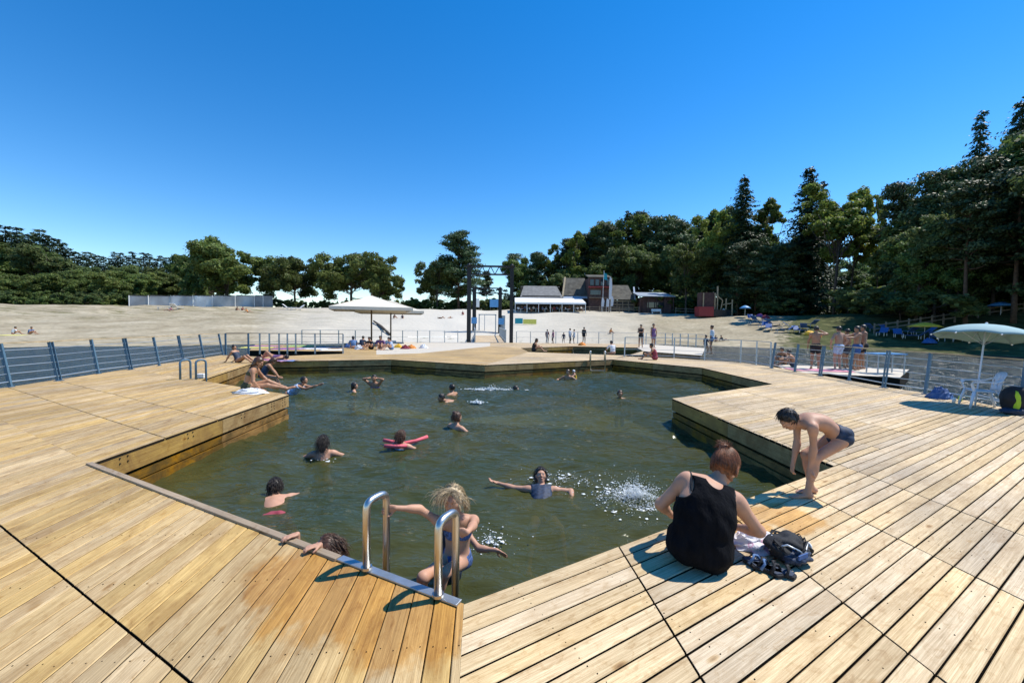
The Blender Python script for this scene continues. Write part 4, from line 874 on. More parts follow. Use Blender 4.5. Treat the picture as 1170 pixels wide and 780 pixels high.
for sgn, (a0, a1), lb in ((-1, (x0, xa-.6), 'left'), (1, (x1, xb+.6), 'right')):
    t = empty('bridge_parapet', (a0, 38, 0), f'grey parapet with upright bars on the {lb} side of the footbridge', 'railing', 'footbridge parapets')
    A0 = Vector((0, 0, 0)); A1 = Vector((a1-a0, 21.5, .1)); MB().bar(A0+Vector((0, 0, 1.15)), A1+Vector((0, 0, 1.15)), .08).build('handrail', M['galv'], t); MB().bar(A0+Vector((0, 0, .15)), A1+Vector((0, 0, .15)), .06).build('bottom_rail', M['galv'], t)
    for i in range(24): p = A0.lerp(A1, i/23); MB().bar(p, p+Vector((0, 0, 1.15)), .05).build('baluster', M['purplefab'] if False else M['galv'], t)
t = empty('gate_frame', (xa, 60.5, .1), 'grey steel gate frame standing at the beach end of the footbridge', 'gate')
Wg = xb-xa; hg = 3.0
for x in (0, Wg): MB().box((x, 0, hg/2), (.14, .14, hg)).build('post', M['galv'], t)
MB().box((Wg/2, 0, hg), (Wg+.2, .14, .14)).build('lintel', M['galv'], t); MB().box((Wg*.33, 0, hg/2), (.08, .08, hg)).build('post', M['galv'], t)
MB().box((Wg+.9, 0, 1.6), (1.0, .05, 2.6)).build('side_panel', M['galv'], t)
for px, py in ((541.5, 366), (572.5, 367)):
    p = atd(px, py, 59); t = empty('lifebuoy_board', (p.x, 59.3, 0.2), 'small pale blue notice board beside the '+('left' if px < 550 else 'right')+' column of the far portal', 'sign', 'notice boards at the far portal'); MB().box((0, 0, p.z-.2), (.8, .06, .9)).build('board', M['bluelight'], t); MB().box((0, .06, (p.z-.2)/2), (.08, .06, p.z-.2)).build('post', M['galv'], t)
# ------------------------------------------------------------------ people: one continuous surface each, grown from a distance field
def nrm(v): v = np.asarray(v, float); return v/max(np.linalg.norm(v), 1e-9)
def smin(a, b, k): h = np.maximum(k-np.abs(a-b), 0)/k; return np.minimum(a, b)-h*h*k*.25
class Field:
    def __init__(s, lo, hi, h):
        s.lo = np.array(lo, float); s.h = h; s.n = np.ceil((np.array(hi)-s.lo)/h).astype(int)+2
    def new(s): return np.full(s.n, 1.0, np.float32)
    def pts(s, sl): ax = [s.lo[i]+s.h*np.arange(sl[i].start, sl[i].stop) for i in range(3)]; return np.meshgrid(*ax, indexing='ij', sparse=True)
    def win(s, lo, hi, pad):
        a = np.clip(np.floor((np.array(lo)-pad-s.lo)/s.h).astype(int), 0, s.n); b = np.clip(np.ceil((np.array(hi)+pad-s.lo)/s.h).astype(int)+1, 0, s.n)
        return tuple(slice(a[i], max(b[i], a[i])) for i in range(3))
    def cone(s, F, a, b, r1, r2, k=.02, flat=None, fs=1.0):
        a = np.asarray(a, float); b = np.asarray(b, float); R_ = max(r1, r2)*max(1, 1/fs); sl = s.win(np.minimum(a, b)-R_, np.maximum(a, b)+R_, k+.01)
        if any(q.stop <= q.start for q in sl): return
        x, y, z = s.pts(sl); d = b-a; L2 = max(d @ d, 1e-9)
        t = np.clip(((x-a[0])*d[0]+(y-a[1])*d[1]+(z-a[2])*d[2])/L2, 0, 1)
        ex, ey, ez = x-a[0]-t*d[0], y-a[1]-t*d[1], z-a[2]-t*d[2]
        q = ex*ex+ey*ey+ez*ez
        if flat is not None:              # squash along a unit direction by factor fs (<1 thinner)
            f = nrm(flat); c = ex*f[0]+ey*f[1]+ez*f[2]; q = q+c*c*(1/fs**2-1)
        D = np.sqrt(q)-(r1+(r2-r1)*t)
        if flat is not None: D = D*min(1, fs+.25)
        F[sl] = smin(F[sl], D, k)
    def ell(s, F, c, r, ax=None, k=.03, sub=False):
        c = np.asarray(c, float); r = np.asarray(r, float); R_ = r.max(); sl = s.win(c-R_, c+R_, k+.01)
        if any(q.stop <= q.start for q in sl): return
        x, y, z = s.pts(sl); x = x-c[0]; y = y-c[1]; z = z-c[2]; A = np.eye(3) if ax is None else np.array(ax)
        u = [(x*A[i][0]+y*A[i][1]+z*A[i][2]) for i in range(3)]
        k0 = np.sqrt(sum((u[i]/r[i])**2 for i in range(3))); k1 = np.sqrt(sum((u[i]/r[i]**2)**2 for i in range(3)))
        D = k0*(k0-1)/np.maximum(k1, 1e-6); D = np.where(k1 < 1e-5, -r.min(), D)
        if sub: F[sl] = -smin(-F[sl], D, k)
        else: F[sl] = smin(F[sl], D, k)
    def mesh(s, F):
        F = F.copy(); F[0] = 1; F[-1] = 1; F[:, 0] = 1; F[:, -1] = 1; F[:, :, 0] = 1; F[:, :, -1] = 1
        ins = F < 0; n = np.array(F.shape)-1
        cnt = np.zeros(n, np.int8)
        for dx in (0, 1):
            for dy in (0, 1):
                for dz in (0, 1): cnt += ins[dx:dx+n[0], dy:dy+n[1], dz:dz+n[2]]
        I = np.argwhere((cnt > 0) & (cnt < 8))
        if len(I) == 0: return None
        acc = np.zeros((len(I), 3)); w_ = np.zeros(len(I))
        def val(o): return F[I[:, 0]+o[0], I[:, 1]+o[1], I[:, 2]+o[2]]
        C8 = {(i, j, k): val((i, j, k)) for i in (0, 1) for j in (0, 1) for k in (0, 1)}
        for axis in range(3):
            for u in (0, 1):
                for v in (0, 1):
                    a = [0, 0, 0]; o = [i for i in range(3) if i != axis]; a[o[0]] = u; a[o[1]] = v; b = list(a); b[axis] = 1
                    fa, fb = C8[tuple(a)], C8[tuple(b)]; m = (fa < 0) != (fb < 0); t = np.where(m, fa/np.where(m, fa-fb, 1), 0)
                    p = np.array(a, float)[None, :].repeat(len(I), 0); p[:, axis] += t
                    acc += p*m[:, None]; w_ += m
        V = (I+acc/w_[:, None])*s.h+s.lo
        idx = np.full(n, -1, np.int64); idx[I[:, 0], I[:, 1], I[:, 2]] = np.arange(len(I)); Q = []
        for axis in range(3):
            o = [i for i in range(3) if i != axis]; sh = [slice(None)]*3; sh2 = [slice(None)]*3; sh[axis] = slice(0, -1); sh2[axis] = slice(1, None)
            ch = ins[tuple(sh)] != ins[tuple(sh2)]; E_ = np.argwhere(ch); E_ = E_[(E_[:, o[0]] > 0) & (E_[:, o[1]] > 0) & (E_[:, o[0]] < n[o[0]]) & (E_[:, o[1]] < n[o[1]])]
            fl = ins[tuple(sh)][E_[:, 0], E_[:, 1], E_[:, 2]]
            def g(du, dv): e = E_.copy(); e[:, o[0]] -= du; e[:, o[1]] -= dv; return idx[e[:, 0], e[:, 1], e[:, 2]]
            q = np.stack([g(1, 1), g(0, 1), g(0, 0), g(1, 0)], 1)
            if axis == 1: fl = ~fl
            q[~fl] = q[~fl][:, ::-1]; Q.append(q)
        Q = np.vstack(Q); Q = Q[(Q >= 0).all(1)]
        return V, Q
def ik(a, tgt, l1, l2, hint):
    a = np.array(a, float); t = np.array(tgt, float); d = t-a; L = np.linalg.norm(d)
    if L > (l1+l2)*.995: t = a+d/L*(l1+l2)*.995; L = (l1+l2)*.995
    L = max(L, abs(l1-l2)+.01); dn = nrm(t-a); x = (l1*l1-l2*l2+L*L)/(2*L); h = math.sqrt(max(l1*l1-x*x, 0)); hv = np.array(hint, float); hv = hv-dn*(hv @ dn); hv = nrm(hv)
    return a+dn*x+hv*h, t
def hand(G, F, w_, d, n, s, side, curl=.35, k=.010, spread=.12, detail=True):
    """wrist w_, direction d, palm normal n (facing out of the palm), side +1/-1 = thumb side along cross(d,n)"""
    d = nrm(d); n = nrm(np.asarray(n, float)-d*(np.asarray(n, float) @ d)); x = np.cross(d, n)*side
    c = w_+d*.045*s; G.ell(F, c, np.array([.040, .052, .0165])*s, [x, d, n], k=.02*s)
    if not detail: G.ell(F, w_+d*.105*s+n*.02*s*curl, np.array([.036, .05, .014])*s, [x, nrm(d+n*curl), np.cross(x, nrm(d+n*curl))], k=.02*s); G.cone(F, w_+d*.03*s, w_+d*.07*s+x*.055*s, .014*s, .010*s, k); return
    for i, (off, L) in enumerate(((.030, .068), (.010, .077), (-.011, .070), (-.030, .054))):
        p = w_+d*(.088-abs(off)*.15)*s+x*off*s; dd = nrm(d+x*off*spread*10*.35); a = curl*.55
        for j, (f, r) in enumerate(((.45, .0098), (.31, .0086), (.24, .0074))):
            di = nrm(dd*math.cos(a)+n*math.sin(a)); q = p+di*L*f*s*1.05; G.cone(F, p, q, r*s, r*.88*s, .005*s); p = q; a += curl*1.35
    p = w_+d*.018*s+x*.026*s; q = p+nrm(d*.8+x*.75+n*.35)*.045*s; G.cone(F, p, q, .0135*s, .011*s, .008*s); e = q+nrm(d*1.0+x*.25+n*(.3+curl*.6))*.032*s; G.cone(F, q, e, .0108*s, .0088*s, .005*s)
def person(loc, rz, pose, H=1.7, skin='skin2', label='', group=None, res=.012, girth=1.0, hair='hair_dark', style='short', wear=(), face=True, headscale=1.0, fingers=None, eyes=False, bust=0.0, cat='person', hairnoise=.005):
    S = H/1.7; s = S; pz = pose; G0 = girth
    pel = np.array(pz['pelvis'], float); nek = np.array(pz['neck'], float); bow = np.array(pz.get('bow', (0, 0, 0)), float)
    fwd = nrm(pz.get('front', (0, 1, 0))); ax = nrm(nek-pel); fwd = nrm(fwd-ax*(fwd @ ax)); rt = np.cross(fwd, ax)
    hr = nrm(rt+np.array(pz.get('hiptwist', (0, 0, 0)), float)); sh_r = nrm(rt+np.array(pz.get('twist', (0, 0, 0)), float))
    face_d = nrm(pz.get('face', fwd)); hup = nrm(pz.get('headup', ax)); hup = nrm(hup-face_d*(hup @ face_d)); hx = np.cross(face_d, hup)
    hs = headscale*s*(1.0+.16*(1-S)); hc = np.array(pz['head'], float) if 'head' in pz else nek+nrm(ax*.8+hup*.6)*.155*hs*1.05+face_d*.02
    det = (res <= .008) if fingers is None else fingers
    shw = .165*s*(1+.12*(G0-1)); SL, SR = nek-ax*.045*s-sh_r*shw, nek-ax*.045*s+sh_r*shw
    if 'shift' in pz: SL = SL+np.array(pz['shift'][0]); SR = SR+np.array(pz['shift'][1])
    HL, HR = pel-hr*.088*s-ax*.02, pel+hr*.088*s-ax*.02
    la, lf, lt, ls = .285*s, .25*s, .425*s, .415*s
    ends = []
    arms = []
    for sg, Sh, key in ((-1, SL, 'handL'), (1, SR, 'handR')):
        tg, hint = pz[key]; el, wr = ik(Sh, tg, la, lf, hint); arms.append((sg, Sh, el, wr))
    legs = []
    for sg, Hp, key in ((-1, HL, 'footL'), (1, HR, 'footR')):
        tg, hint = pz[key][:2]; toe = nrm(pz[key][2]) if len(pz[key]) > 2 else fwd; kn, an = ik(Hp, tg, lt, ls, hint); legs.append((sg, Hp, kn, an, toe))
    P_ = [pel, nek, hc+hup*.2*s, hc-face_d*.15*s, hc+face_d*.15*s]+[q for a in arms for q in a[1:]]+[q for l in legs for q in l[1:4]]+[a[3]+nrm(a[3]-a[2])*.2*s for a in arms]+[l[3]+l[4]*.22*s for l in legs]
    if 'clipz' in pz: P_ = [np.array([p[0], p[1], max(p[2], pz['clipz'])]) for p in P_]
    P_ = np.array(P_); G = Field(P_.min(0)-.17*s*G0, P_.max(0)+.17*s*G0, res)
    if 'clipz' in pz: G = Field(np.maximum(P_.min(0)-.17*s*G0, [-9, -9, pz['clipz']]), P_.max(0)+.17*s*G0, res)
    T, Lg, Ar, Hd = G.new(), G.new(), G.new(), G.new()
    axes = lambda u, f: [np.cross(nrm(f-u*(f @ u)), u), nrm(f-u*(f @ u)), u]
    sp = lambda t: pel*(1-t)+nek*t+bow*math.sin(math.pi*t)
    tn = lambda t: nrm(sp(min(t+.05, 1.05))-sp(t-.05))
    G.ell(T, sp(.02), np.array([.158*G0, .112*G0, .115])*s, axes(tn(.05), fwd), .05)
    G.ell(T, sp(.30), np.array([.132*G0**1.3, .098*G0**1.3, .16])*s, axes(tn(.3), fwd), .07)
    G.ell(T, sp(.62), np.array([.150*G0, .108*G0, .165])*s, axes(tn(.62), fwd), .07)
    G.ell(T, sp(.84), np.array([.150*G0**.5, .085*G0**.5, .10])*s, axes(tn(.84), fwd), .06)
    if bust:
        for sg in (-1, 1): G.ell(T, sp(.66)+rt*sg*.068*s+fwd*.085*s*G0, np.array([.058, .05, .055])*s*bust, None, .04)
    for sg, Sh in ((-1, SL), (1, SR)):
        G.cone(T, nek-ax*.02*s+rt*sg*.04*s, Sh, .05*s, .054*s*G0**.4, .05); G.ell(T, sp(.0)-fwd*.06*s+hr*sg*.065*s-ax*.02*s, np.array([.082, .082, .085])*s*G0, None, .04)
    G.cone(T, nek-ax*.05*s, hc-hup*.06*hs-face_d*.012*hs, .058*s, .050*s, .035)
    for sg, Hp, kn, an, toe in legs:
        G.cone(Lg, Hp, kn, .088*s*G0, .054*s, .03); G.cone(Lg, kn, an, .050*s, .033*s, .03); d = nrm(an-kn); m = kn+(an-kn)*.32; back = nrm(np.cross(np.cross(kn-Hp, an-kn), an-kn)) if np.linalg.norm(np.cross(kn-Hp, an-kn)) > 1e-4 else -fwd
        G.ell(Lg, m-back*.0+nrm(-toe-d*(-toe @ d))*.014*s, np.array([.050, .050, .11])*s, axes(d, toe), .03)
        hl = an-toe*.035*s+d*.045*s; G.cone(Lg, an, hl, .034*s, .030*s, .02); up_ = nrm(-d-toe*(-d @ toe)); bl = an+toe*.125*s+d*.055*s
        G.cone(Lg, hl+up_*.005, bl, .031*s, .028*s, .025, up_, .85); xx = np.cross(toe, up_)
        if det:
            for i, (o_, L_) in enumerate(((.026, .055), (.010, .056), (-.004, .05), (-.017, .043), (-.029, .036))):
                sd = -1 if sg > 0 else 1; p = bl+xx*o_*s*sd; G.cone(Lg, p, p+toe*L_*s-up_*.006*s, .0125*s if i else .0155*s, .009*s if i else .0125*s, .010)
        else: G.cone(Lg, bl, bl+toe*.045*s, .027*s, .020*s, .02, up_, .6)
    for sg, Sh, el, wr in arms:
        G.cone(Ar, Sh, el, .050*s*G0**.6, .037*s*G0**.4, .03); G.ell(Ar, Sh+(el-Sh)*.12, np.array([.056, .056, .075])*s*G0**.5, axes(nrm(el-Sh), fwd), .03)
        G.cone(Ar, el, wr, .036*s*G0**.3, .0245*s, .03); G.ell(Ar, el+(wr-el)*.25, np.array([.040, .040, .075])*s*G0**.2, axes(nrm(wr-el), fwd), .02)
        key = 'palmL' if sg < 0 else 'palmR'; hd, hn, cu = pz.get(key, (wr-el, -sh_r*sg*-1 if False else -fwd if abs((wr-el) @ ax) < .1 else sh_r*-sg, .35)); tmp = Ar
        hand(G, tmp, wr, hd, hn, s*1.0, 1 if sg < 0 else -1, cu, detail=det)
    A = [hx, face_d, hup]; q = lambda x, y, z: hc+(hx*x+face_d*y+hup*z)*hs
    G.ell(Hd, q(0, -.012, .028), np.array([.076, .095, .088])*hs, A, .02); G.ell(Hd, q(0, .022, -.035), np.array([.060, .070, .082])*hs, A, .035)
    G.ell(Hd, q(0, .058, -.092), np.array([.028, .024, .022])*hs, A, .03)
    if face and res <= .012:
        for sg in (-1, 1):
            G.ell(Hd, q(sg*.031, .094, .006), np.array([.017, .014, .012])*hs, A, .012, sub=True); G.ell(Hd, q(sg*.040, .066, -.025), np.array([.022, .018, .02])*hs, A, .02)
            G.ell(Hd, q(sg*.031, .079, .006), np.array([.0125, .0125, .011])*hs, A, .004); G.ell(Hd, q(sg*.077, -.012, -.008), np.array([.010, .021, .031])*hs, A, .008)
        G.cone(Hd, q(0, .084, .010), q(0, .108, -.026), .009*hs, .0125*hs, .014); G.ell(Hd, q(0, .094, -.028), np.array([.017, .013, .010])*hs, A, .010)
        G.ell(Hd, q(0, .087, -.056), np.array([.024, .011, .006])*hs, A, .006); G.ell(Hd, q(0, .085, -.066), np.array([.020, .011, .007])*hs, A, .006); G.ell(Hd, q(0, .080, .024), np.array([.05, .016, .010])*hs, A, .018)
    B_ = smin(smin(smin(T, Hd, .02), Lg, .025), Ar, .014)
    root = empty('person', loc, label, cat, group, rz)
    def emit(Fd, nm, mt, par=root):
        r = G.mesh(Fd)
        if r is None: return None
        return npobj(nm, r[0], r[1], M[mt], par)
    emit(B_, 'body', skin)
    X, Y, Z = G.pts(tuple(slice(0, k) for k in G.n))
    tt = ((X-pel[0])*ax[0]+(Y-pel[1])*ax[1]+(Z-pel[2])*ax[2])/s
    Lsp = np.linalg.norm(nek-pel)/s
    def near(c, r): return np.sqrt((X-c[0])**2+(Y-c[1])**2+(Z-c[2])**2)-r
    fld = lambda v: ((X-pel[0])*v[0]+(Y-pel[1])*v[1]+(Z-pel[2])*v[2])/s
    TL = np.minimum(T, Lg); TA = np.minimum(T, Ar)
    wob = .0025*(np.sin(X*70+Z*31)+np.sin(Y*63-Z*45))+.003*np.sin(X*23+Y*29+Z*40)
    for it in wear:
        kd, mt = it[0], it[1]
        if kd == 'briefs': Fd = np.maximum(TL-.006, np.maximum(near(pel-ax*.03*s-fwd*.03*s, .20*s*G0), np.maximum((tt-.095)*s, (-tt-.13)*s))); nm = 'swim_briefs'
        elif kd == 'trunks': Fd = np.maximum(smin(T, Lg, .06)-.014*s+wob, np.maximum(near(pel-ax*.03, .29*s*max(G0, 1)), (tt-.09)*s)); nm = 'swim_trunks'
        elif kd == 'shorts': Fd = np.maximum(smin(T, Lg, .05)-.003*s, np.maximum(near(pel-ax*.02, .21*s*G0), (tt-.10)*s)); nm = 'shorts'
        elif kd == 'top': Fd = np.maximum(T-.006, np.abs(tt-Lsp*.68)*s-.045*s); nm = 'bikini_top'
        elif kd == 'suit': Fd = np.maximum(np.minimum(T-.006, np.maximum(Lg-.006, near(pel, .13*s))), np.maximum((tt-Lsp*.80)*s, near(pel+(nek-pel)*.35, .32*s))); nm = 'swimsuit'
        elif kd == 'tank':
            u = np.abs(fld(rt)); neckcut = -(np.sqrt((u*.9)**2+(tt-Lsp*1.02)**2)-.060)*s
            arm = np.sqrt(np.maximum(u-.205, 0)**2*0+(u-.222)**2+(tt-Lsp*.86)**2*.45)-.078
            Fd = np.maximum(np.maximum(smin(T, np.maximum(Lg, near(pel, .2*s)), .04)-.019*s+wob*.8, -arm*s), np.maximum(neckcut, (tt-Lsp*1.0)*s)); Fd = np.maximum(Fd, (-.20-tt)*s); nm = 'tank_top'
        elif kd == 'shirt': Fd = np.maximum(np.maximum(TA-.014*s+wob, (tt-Lsp*.98)*s), np.maximum((-.1-tt)*s, near(pel+(nek-pel)*.72, .33*s))); nm = 'shirt'
        elif kd == 'dress': Fd = np.maximum(np.maximum(smin(T, Lg, .08)-.016*s, (tt-Lsp*.85)*s), near(pel+(nek-pel)*.2, .42*s)); nm = 'dress'
        elif kd in ('strapL', 'strapR'):
            Fd = G.new()
            for sg in ((-1,) if kd == 'strapL' else (1,)):
                a = nek-ax*.03*s+rt*sg*.105*s; b = nek-ax*.12*s+rt*sg*.10*s
                u = np.abs(fld(rt)*sg-.158)*s-.007*s; Fd = np.minimum(Fd, np.maximum(np.maximum(np.minimum(T, Ar)-.007*s, u), -(tt-Lsp*.74)*s))
            nm = 'strap'
        else: continue
        emit(Fd, nm, mt)
    # hair
    hz = ((X-hc[0])*hup[0]+(Y-hc[1])*hup[1]+(Z-hc[2])*hup[2])/hs; hy = ((X-hc[0])*face_d[0]+(Y-hc[1])*face_d[1]+(Z-hc[2])*face_d[2])/hs; hxx = ((X-hc[0])*hx[0]+(Y-hc[1])*hx[1]+(Z-hc[2])*hx[2])/hs
    nz = hairnoise*(np.sin(hxx*150+hz*35+2*np.sin(hy*40))+np.sin(hy*70+hxx*110+2)+.6*np.sin(hz*55-hy*60))*hs*.6
    if style != 'none':
        Hh = Hd-(.013 if style in ('short', 'bun') else .018)*hs+nz
        cut = np.maximum(hy-.045-.55*np.maximum(hz-.02, 0), -(hz+(.055 if style == 'short' else .085)))       # behind the hairline
        cut = np.maximum(cut, np.where(np.abs(hxx) > .060, np.where(hz < .01, hy+.012, -1), -1))
        Fd = np.maximum(Hh, cut*hs)
        if style == 'bun':
            t2 = G.new(); G.ell(t2, q(-.02, -.065, .118), np.array([.036, .032, .030])*hs, A, .02); Fd = smin(Fd, t2+nz*1.2, .02)
        if style in ('long', 'ponytail'):
            t2 = G.new(); G.ell(t2, q(0, -.04, -.035), np.array([.078, .062, .11])*hs, A, .02); G.cone(t2, q(0, -.085, -.03), q(0, -.105, -.20 if style == 'long' else -.13), .058*hs if style == 'long' else .03*hs, .035*hs if style == 'long' else .015*hs, .03, face_d, .5); Fd = smin(Fd, np.maximum(t2+nz*1.3, (hy-.0)*hs), .03)
        hobj = emit(Fd, 'hair', hair)
    if eyes:
        for sg in (-1, 1): e = MB().ball(q(sg*.031, .0815, .006), .0118*hs, 10, 8).build('eye', M['eyewhite'], root, smooth=True); MB().ball(q(sg*.031, .0885, .005), .0062*hs, 8, 6).build('iris', M['iris'], e, smooth=True)
        MB().tube([q(-.020, .0965, -.060), q(-.008, .101, -.0585), q(0, .1015, -.0605), q(.008, .101, -.0585), q(.020, .0965, -.060)], [.001, .0045*hs, .0045*hs, .0045*hs, .001], 6).build('lips', M['lip'], root, smooth=True)
    root['hc'] = 0; del root['hc']
    return root, dict(hc=hc, q=q, hs=hs, hup=hup, face=face_d, hx=hx, G=G, nek=nek, pel=pel, arms=arms)
def strands(root, q, hs, mt, n, start, flow, length, r=.0022, seed=0, seg=6, name='hair_strands', grav=(0, 0, -1), jit=.07, target=None, hug=1.06):
    o_ = np.array(q(0, 0, 0)); bx = [(np.array(q(*e))-o_)/hs for e in ((1, 0, 0), (0, 1, 0), (0, 0, 1))]
    g = np.random.default_rng(seed); mb = MB()
    for i in range(n):
        p0, nr = start(g); d = nrm(flow(p0, nr, g)); p = np.array(q(*p0)); pts = [p]; L = length*g.uniform(.6, 1.25)
        for k in range(seg):
            d = nrm((d if target is None else nrm(target-p)*1.2+d*.5)+np.array(grav)*.22+g.normal(size=3)*jit); p = p+d*L/seg
            v = np.array([(p-o_) @ b_ for b_ in bx])/hs; v[1] += .004; v[2] -= .01; k0 = math.sqrt((v[0]/.082)**2+(v[1]/.104)**2+(v[2]/.118)**2)
            if k0 < hug:
                v *= hug/max(k0, .3); v[1] -= .004; v[2] += .01; p2 = o_+hs*sum(v[i]*bx[i] for i in range(3)); d = nrm(p2-pts[-1]); p = p2
            pts.append(p)
        rr = r*g.uniform(.6, 1.5); mb.tube(pts, [rr*.7]+[rr]*(seg-2)+[rr*.7, rr*.15], 4, caps=False)
    return mb.build(name, M[mt], root, smooth=True)
# ------------------------------------------------------------------ the three people in the foreground
# seated woman, her back to us
wl = at(800, 643); wl = Vector((wl.x, wl.y, 0))
rw, iw = person(wl, R(-14), dict(pelvis=(-.01, 0, .13), neck=(.085, .16, .53), bow=(-.02, -.07, .0), front=(0, 1, .2), head=(.20, .25, .622), face=(.50, .80, -.62), headup=(.30, .42, .85),
    shift=((.01, .0, .0), (0.01, 0, -.035)), handL=((-.15, .33, .17), (-1, -.35, -.45)), palmL=((.7, .5, -.3), (0, 0, -1), .4), handR=((.30, .38, .12), (1, -.35, -.75)), palmR=((-.5, .75, -.45), (-.2, -.2, -.9), .4),
    footL=((-.13, .64, -.36), (0, 1, 1), (0, 1, -.2)), footR=((.13, .62, -.36), (0, 1, 1), (.1, 1, -.2))), H=1.66, skin='skin2', res=.0062, girth=1.27, hair='hair_red', style='bun',
    wear=[('tank', 'navytank'), ('strapL', 'black'), ('strapR', 'black')], label='woman in a black tank top with auburn bun, sitting on planks, back to us', bust=1.0, headscale=1.04, hairnoise=.004)
def scalp(g, lo=-.02):
    while True:
        v = g.normal(size=3); v = v/np.linalg.norm(v)
        if v[2] > -.62 and v[1] < .25+.6*v[2]: return (v[0]*.095, -.008+v[1]*.116, .018+v[2]*.122), v
W1_ = lambda n: iw['hx']*n[0]+iw['face']*n[1]+iw['hup']*n[2]
bunc = np.array(iw['q'](-.02, -.065, .105))
strands(rw, iw['q'], iw['hs'], 'hair_red', 1000, lambda g: scalp(g), lambda p, n, g: W1_((0, -.3, 1)), .085, .0012, 3, grav=(0, 0, 0), jit=.05, target=bunc, hug=1.17)
def bunp(g): v = nrm(g.normal(size=3)); return (-.02+v[0]*.034, -.065+v[1]*.030, .118+v[2]*.029), v
strands(rw, iw['q'], iw['hs'], 'hair_red', 260, bunp, lambda p, n, g: np.cross(W1_(n), W1_((.3, 1, .4)))+.2*g.normal(size=3), .05, .0013, 4, name='bun_strands', grav=(0, 0, 0), hug=.5)
# bending boy
bl_ = at(926, 566); bl_ = Vector((bl_.x, bl_.y, 0))
rb, ib = person(bl_, R(84), dict(pelvis=(0, -.235, .60), neck=(0, .115, .725), bow=(0, 0, .07), front=(0, -.2, -1), head=(-.01, .235, .755), face=(0.05, .62, -.72), headup=(0, .75, .65),
    handL=((-.07, .06, .235), (0, -1, 0)), palmL=((0, .05, -1), (0, -1, 0), .45), handR=((.085, .13, .225), (0, -1, 0)), palmR=((0, .1, -1), (0, -1, 0), .45),
    footL=((-.075, .07, .062), (0, 1, .2), (0, 1, -.06)), footR=((.075, -.045, .062), (0, 1, .2), (0, 1, -.06))), H=1.36, skin='skin2', res=.0062, girth=.86, hair='hair_dark', style='short',
    wear=[('briefs', 'navy')], label='boy in dark swim briefs bending down beside the pool corner', headscale=1.0, eyes=True, hairnoise=.003)
strands(rb, ib['q'], ib['hs'], 'hair_dark', 260, lambda g: scalp(g), lambda p, n, g: ib['face']*.8-ib['hup']*.1+.2*g.normal(size=3)-.6*((ib['hx']*n[0]+ib['face']*n[1]+ib['hup']*n[2]) @ ib['face'])*(ib['hx']*n[0]+ib['face']*n[1]+ib['hup']*n[2]), .042, .0018, 5, name='wet_strands', grav=(0, 0, -.5), hug=1.03)
# ladder loops near us
def lad(label, base, nin, dal, sep, h=.52, w_=.2, r=.025, deep=-1.2, steps=3, plate=True):
    t = empty('pool_ladder', base, label, 'ladder'); nin = Vector((nin.x, nin.y, 0)); dal = Vector((dal.x, dal.y, 0))
    for k in (0, 1):
        o = dal*sep*k; pts = [o+Vector((0, 0, 0)), o+Vector((0, 0, h-.07))]
        for i in range(1, 12): a = math.pi*i/12; ca = math.copysign(abs(math.cos(a))**.65, math.cos(a)); pts.append(o+nin*(w_/2*(1-ca))+Vector((0, 0, h-.07+.07*math.sin(a)**.65)))
        pts += [o+nin*w_+Vector((0, 0, h-.07)), o+nin*(w_+.01)+Vector((0, 0, deep))]
        MB().tube(pts, r, 14).build('side_rail', M['steel'], t, smooth=True)
        MB().tube([o+Vector((0, 0, .004)), o+Vector((0, 0, .02))], .036, 16).build('base_flange', M['steel'], t)
    for i in range(steps): z = -.45-.25*i; MB().box(nin*(w_+.0)+dal*sep/2+Vector((0, 0, z)), (sep, .08, .03), rz=math.atan2(dal.y, dal.x)).build('tread', M['steel'], t)
    return t
g1 = at(500.5, 681, .02); dal = dAB.copy(); nin3 = n_in
lad('bright steel pool ladder with two tall loops at the near edge', Vector((g1.x, g1.y, .02)), nin3, dal, .585, h=.455, w_=.18)
n3 = Vector((n_in.x, n_in.y, 0)); d3 = Vector((dAB.x, dAB.y, 0))
barN = g1+n3*.18; barF = g1+n3*.18+d3*.585            # outer legs of the two loops
gripN, gripF = Vector((barN.x, barN.y, .315)), Vector((barF.x, barF.y, .345))
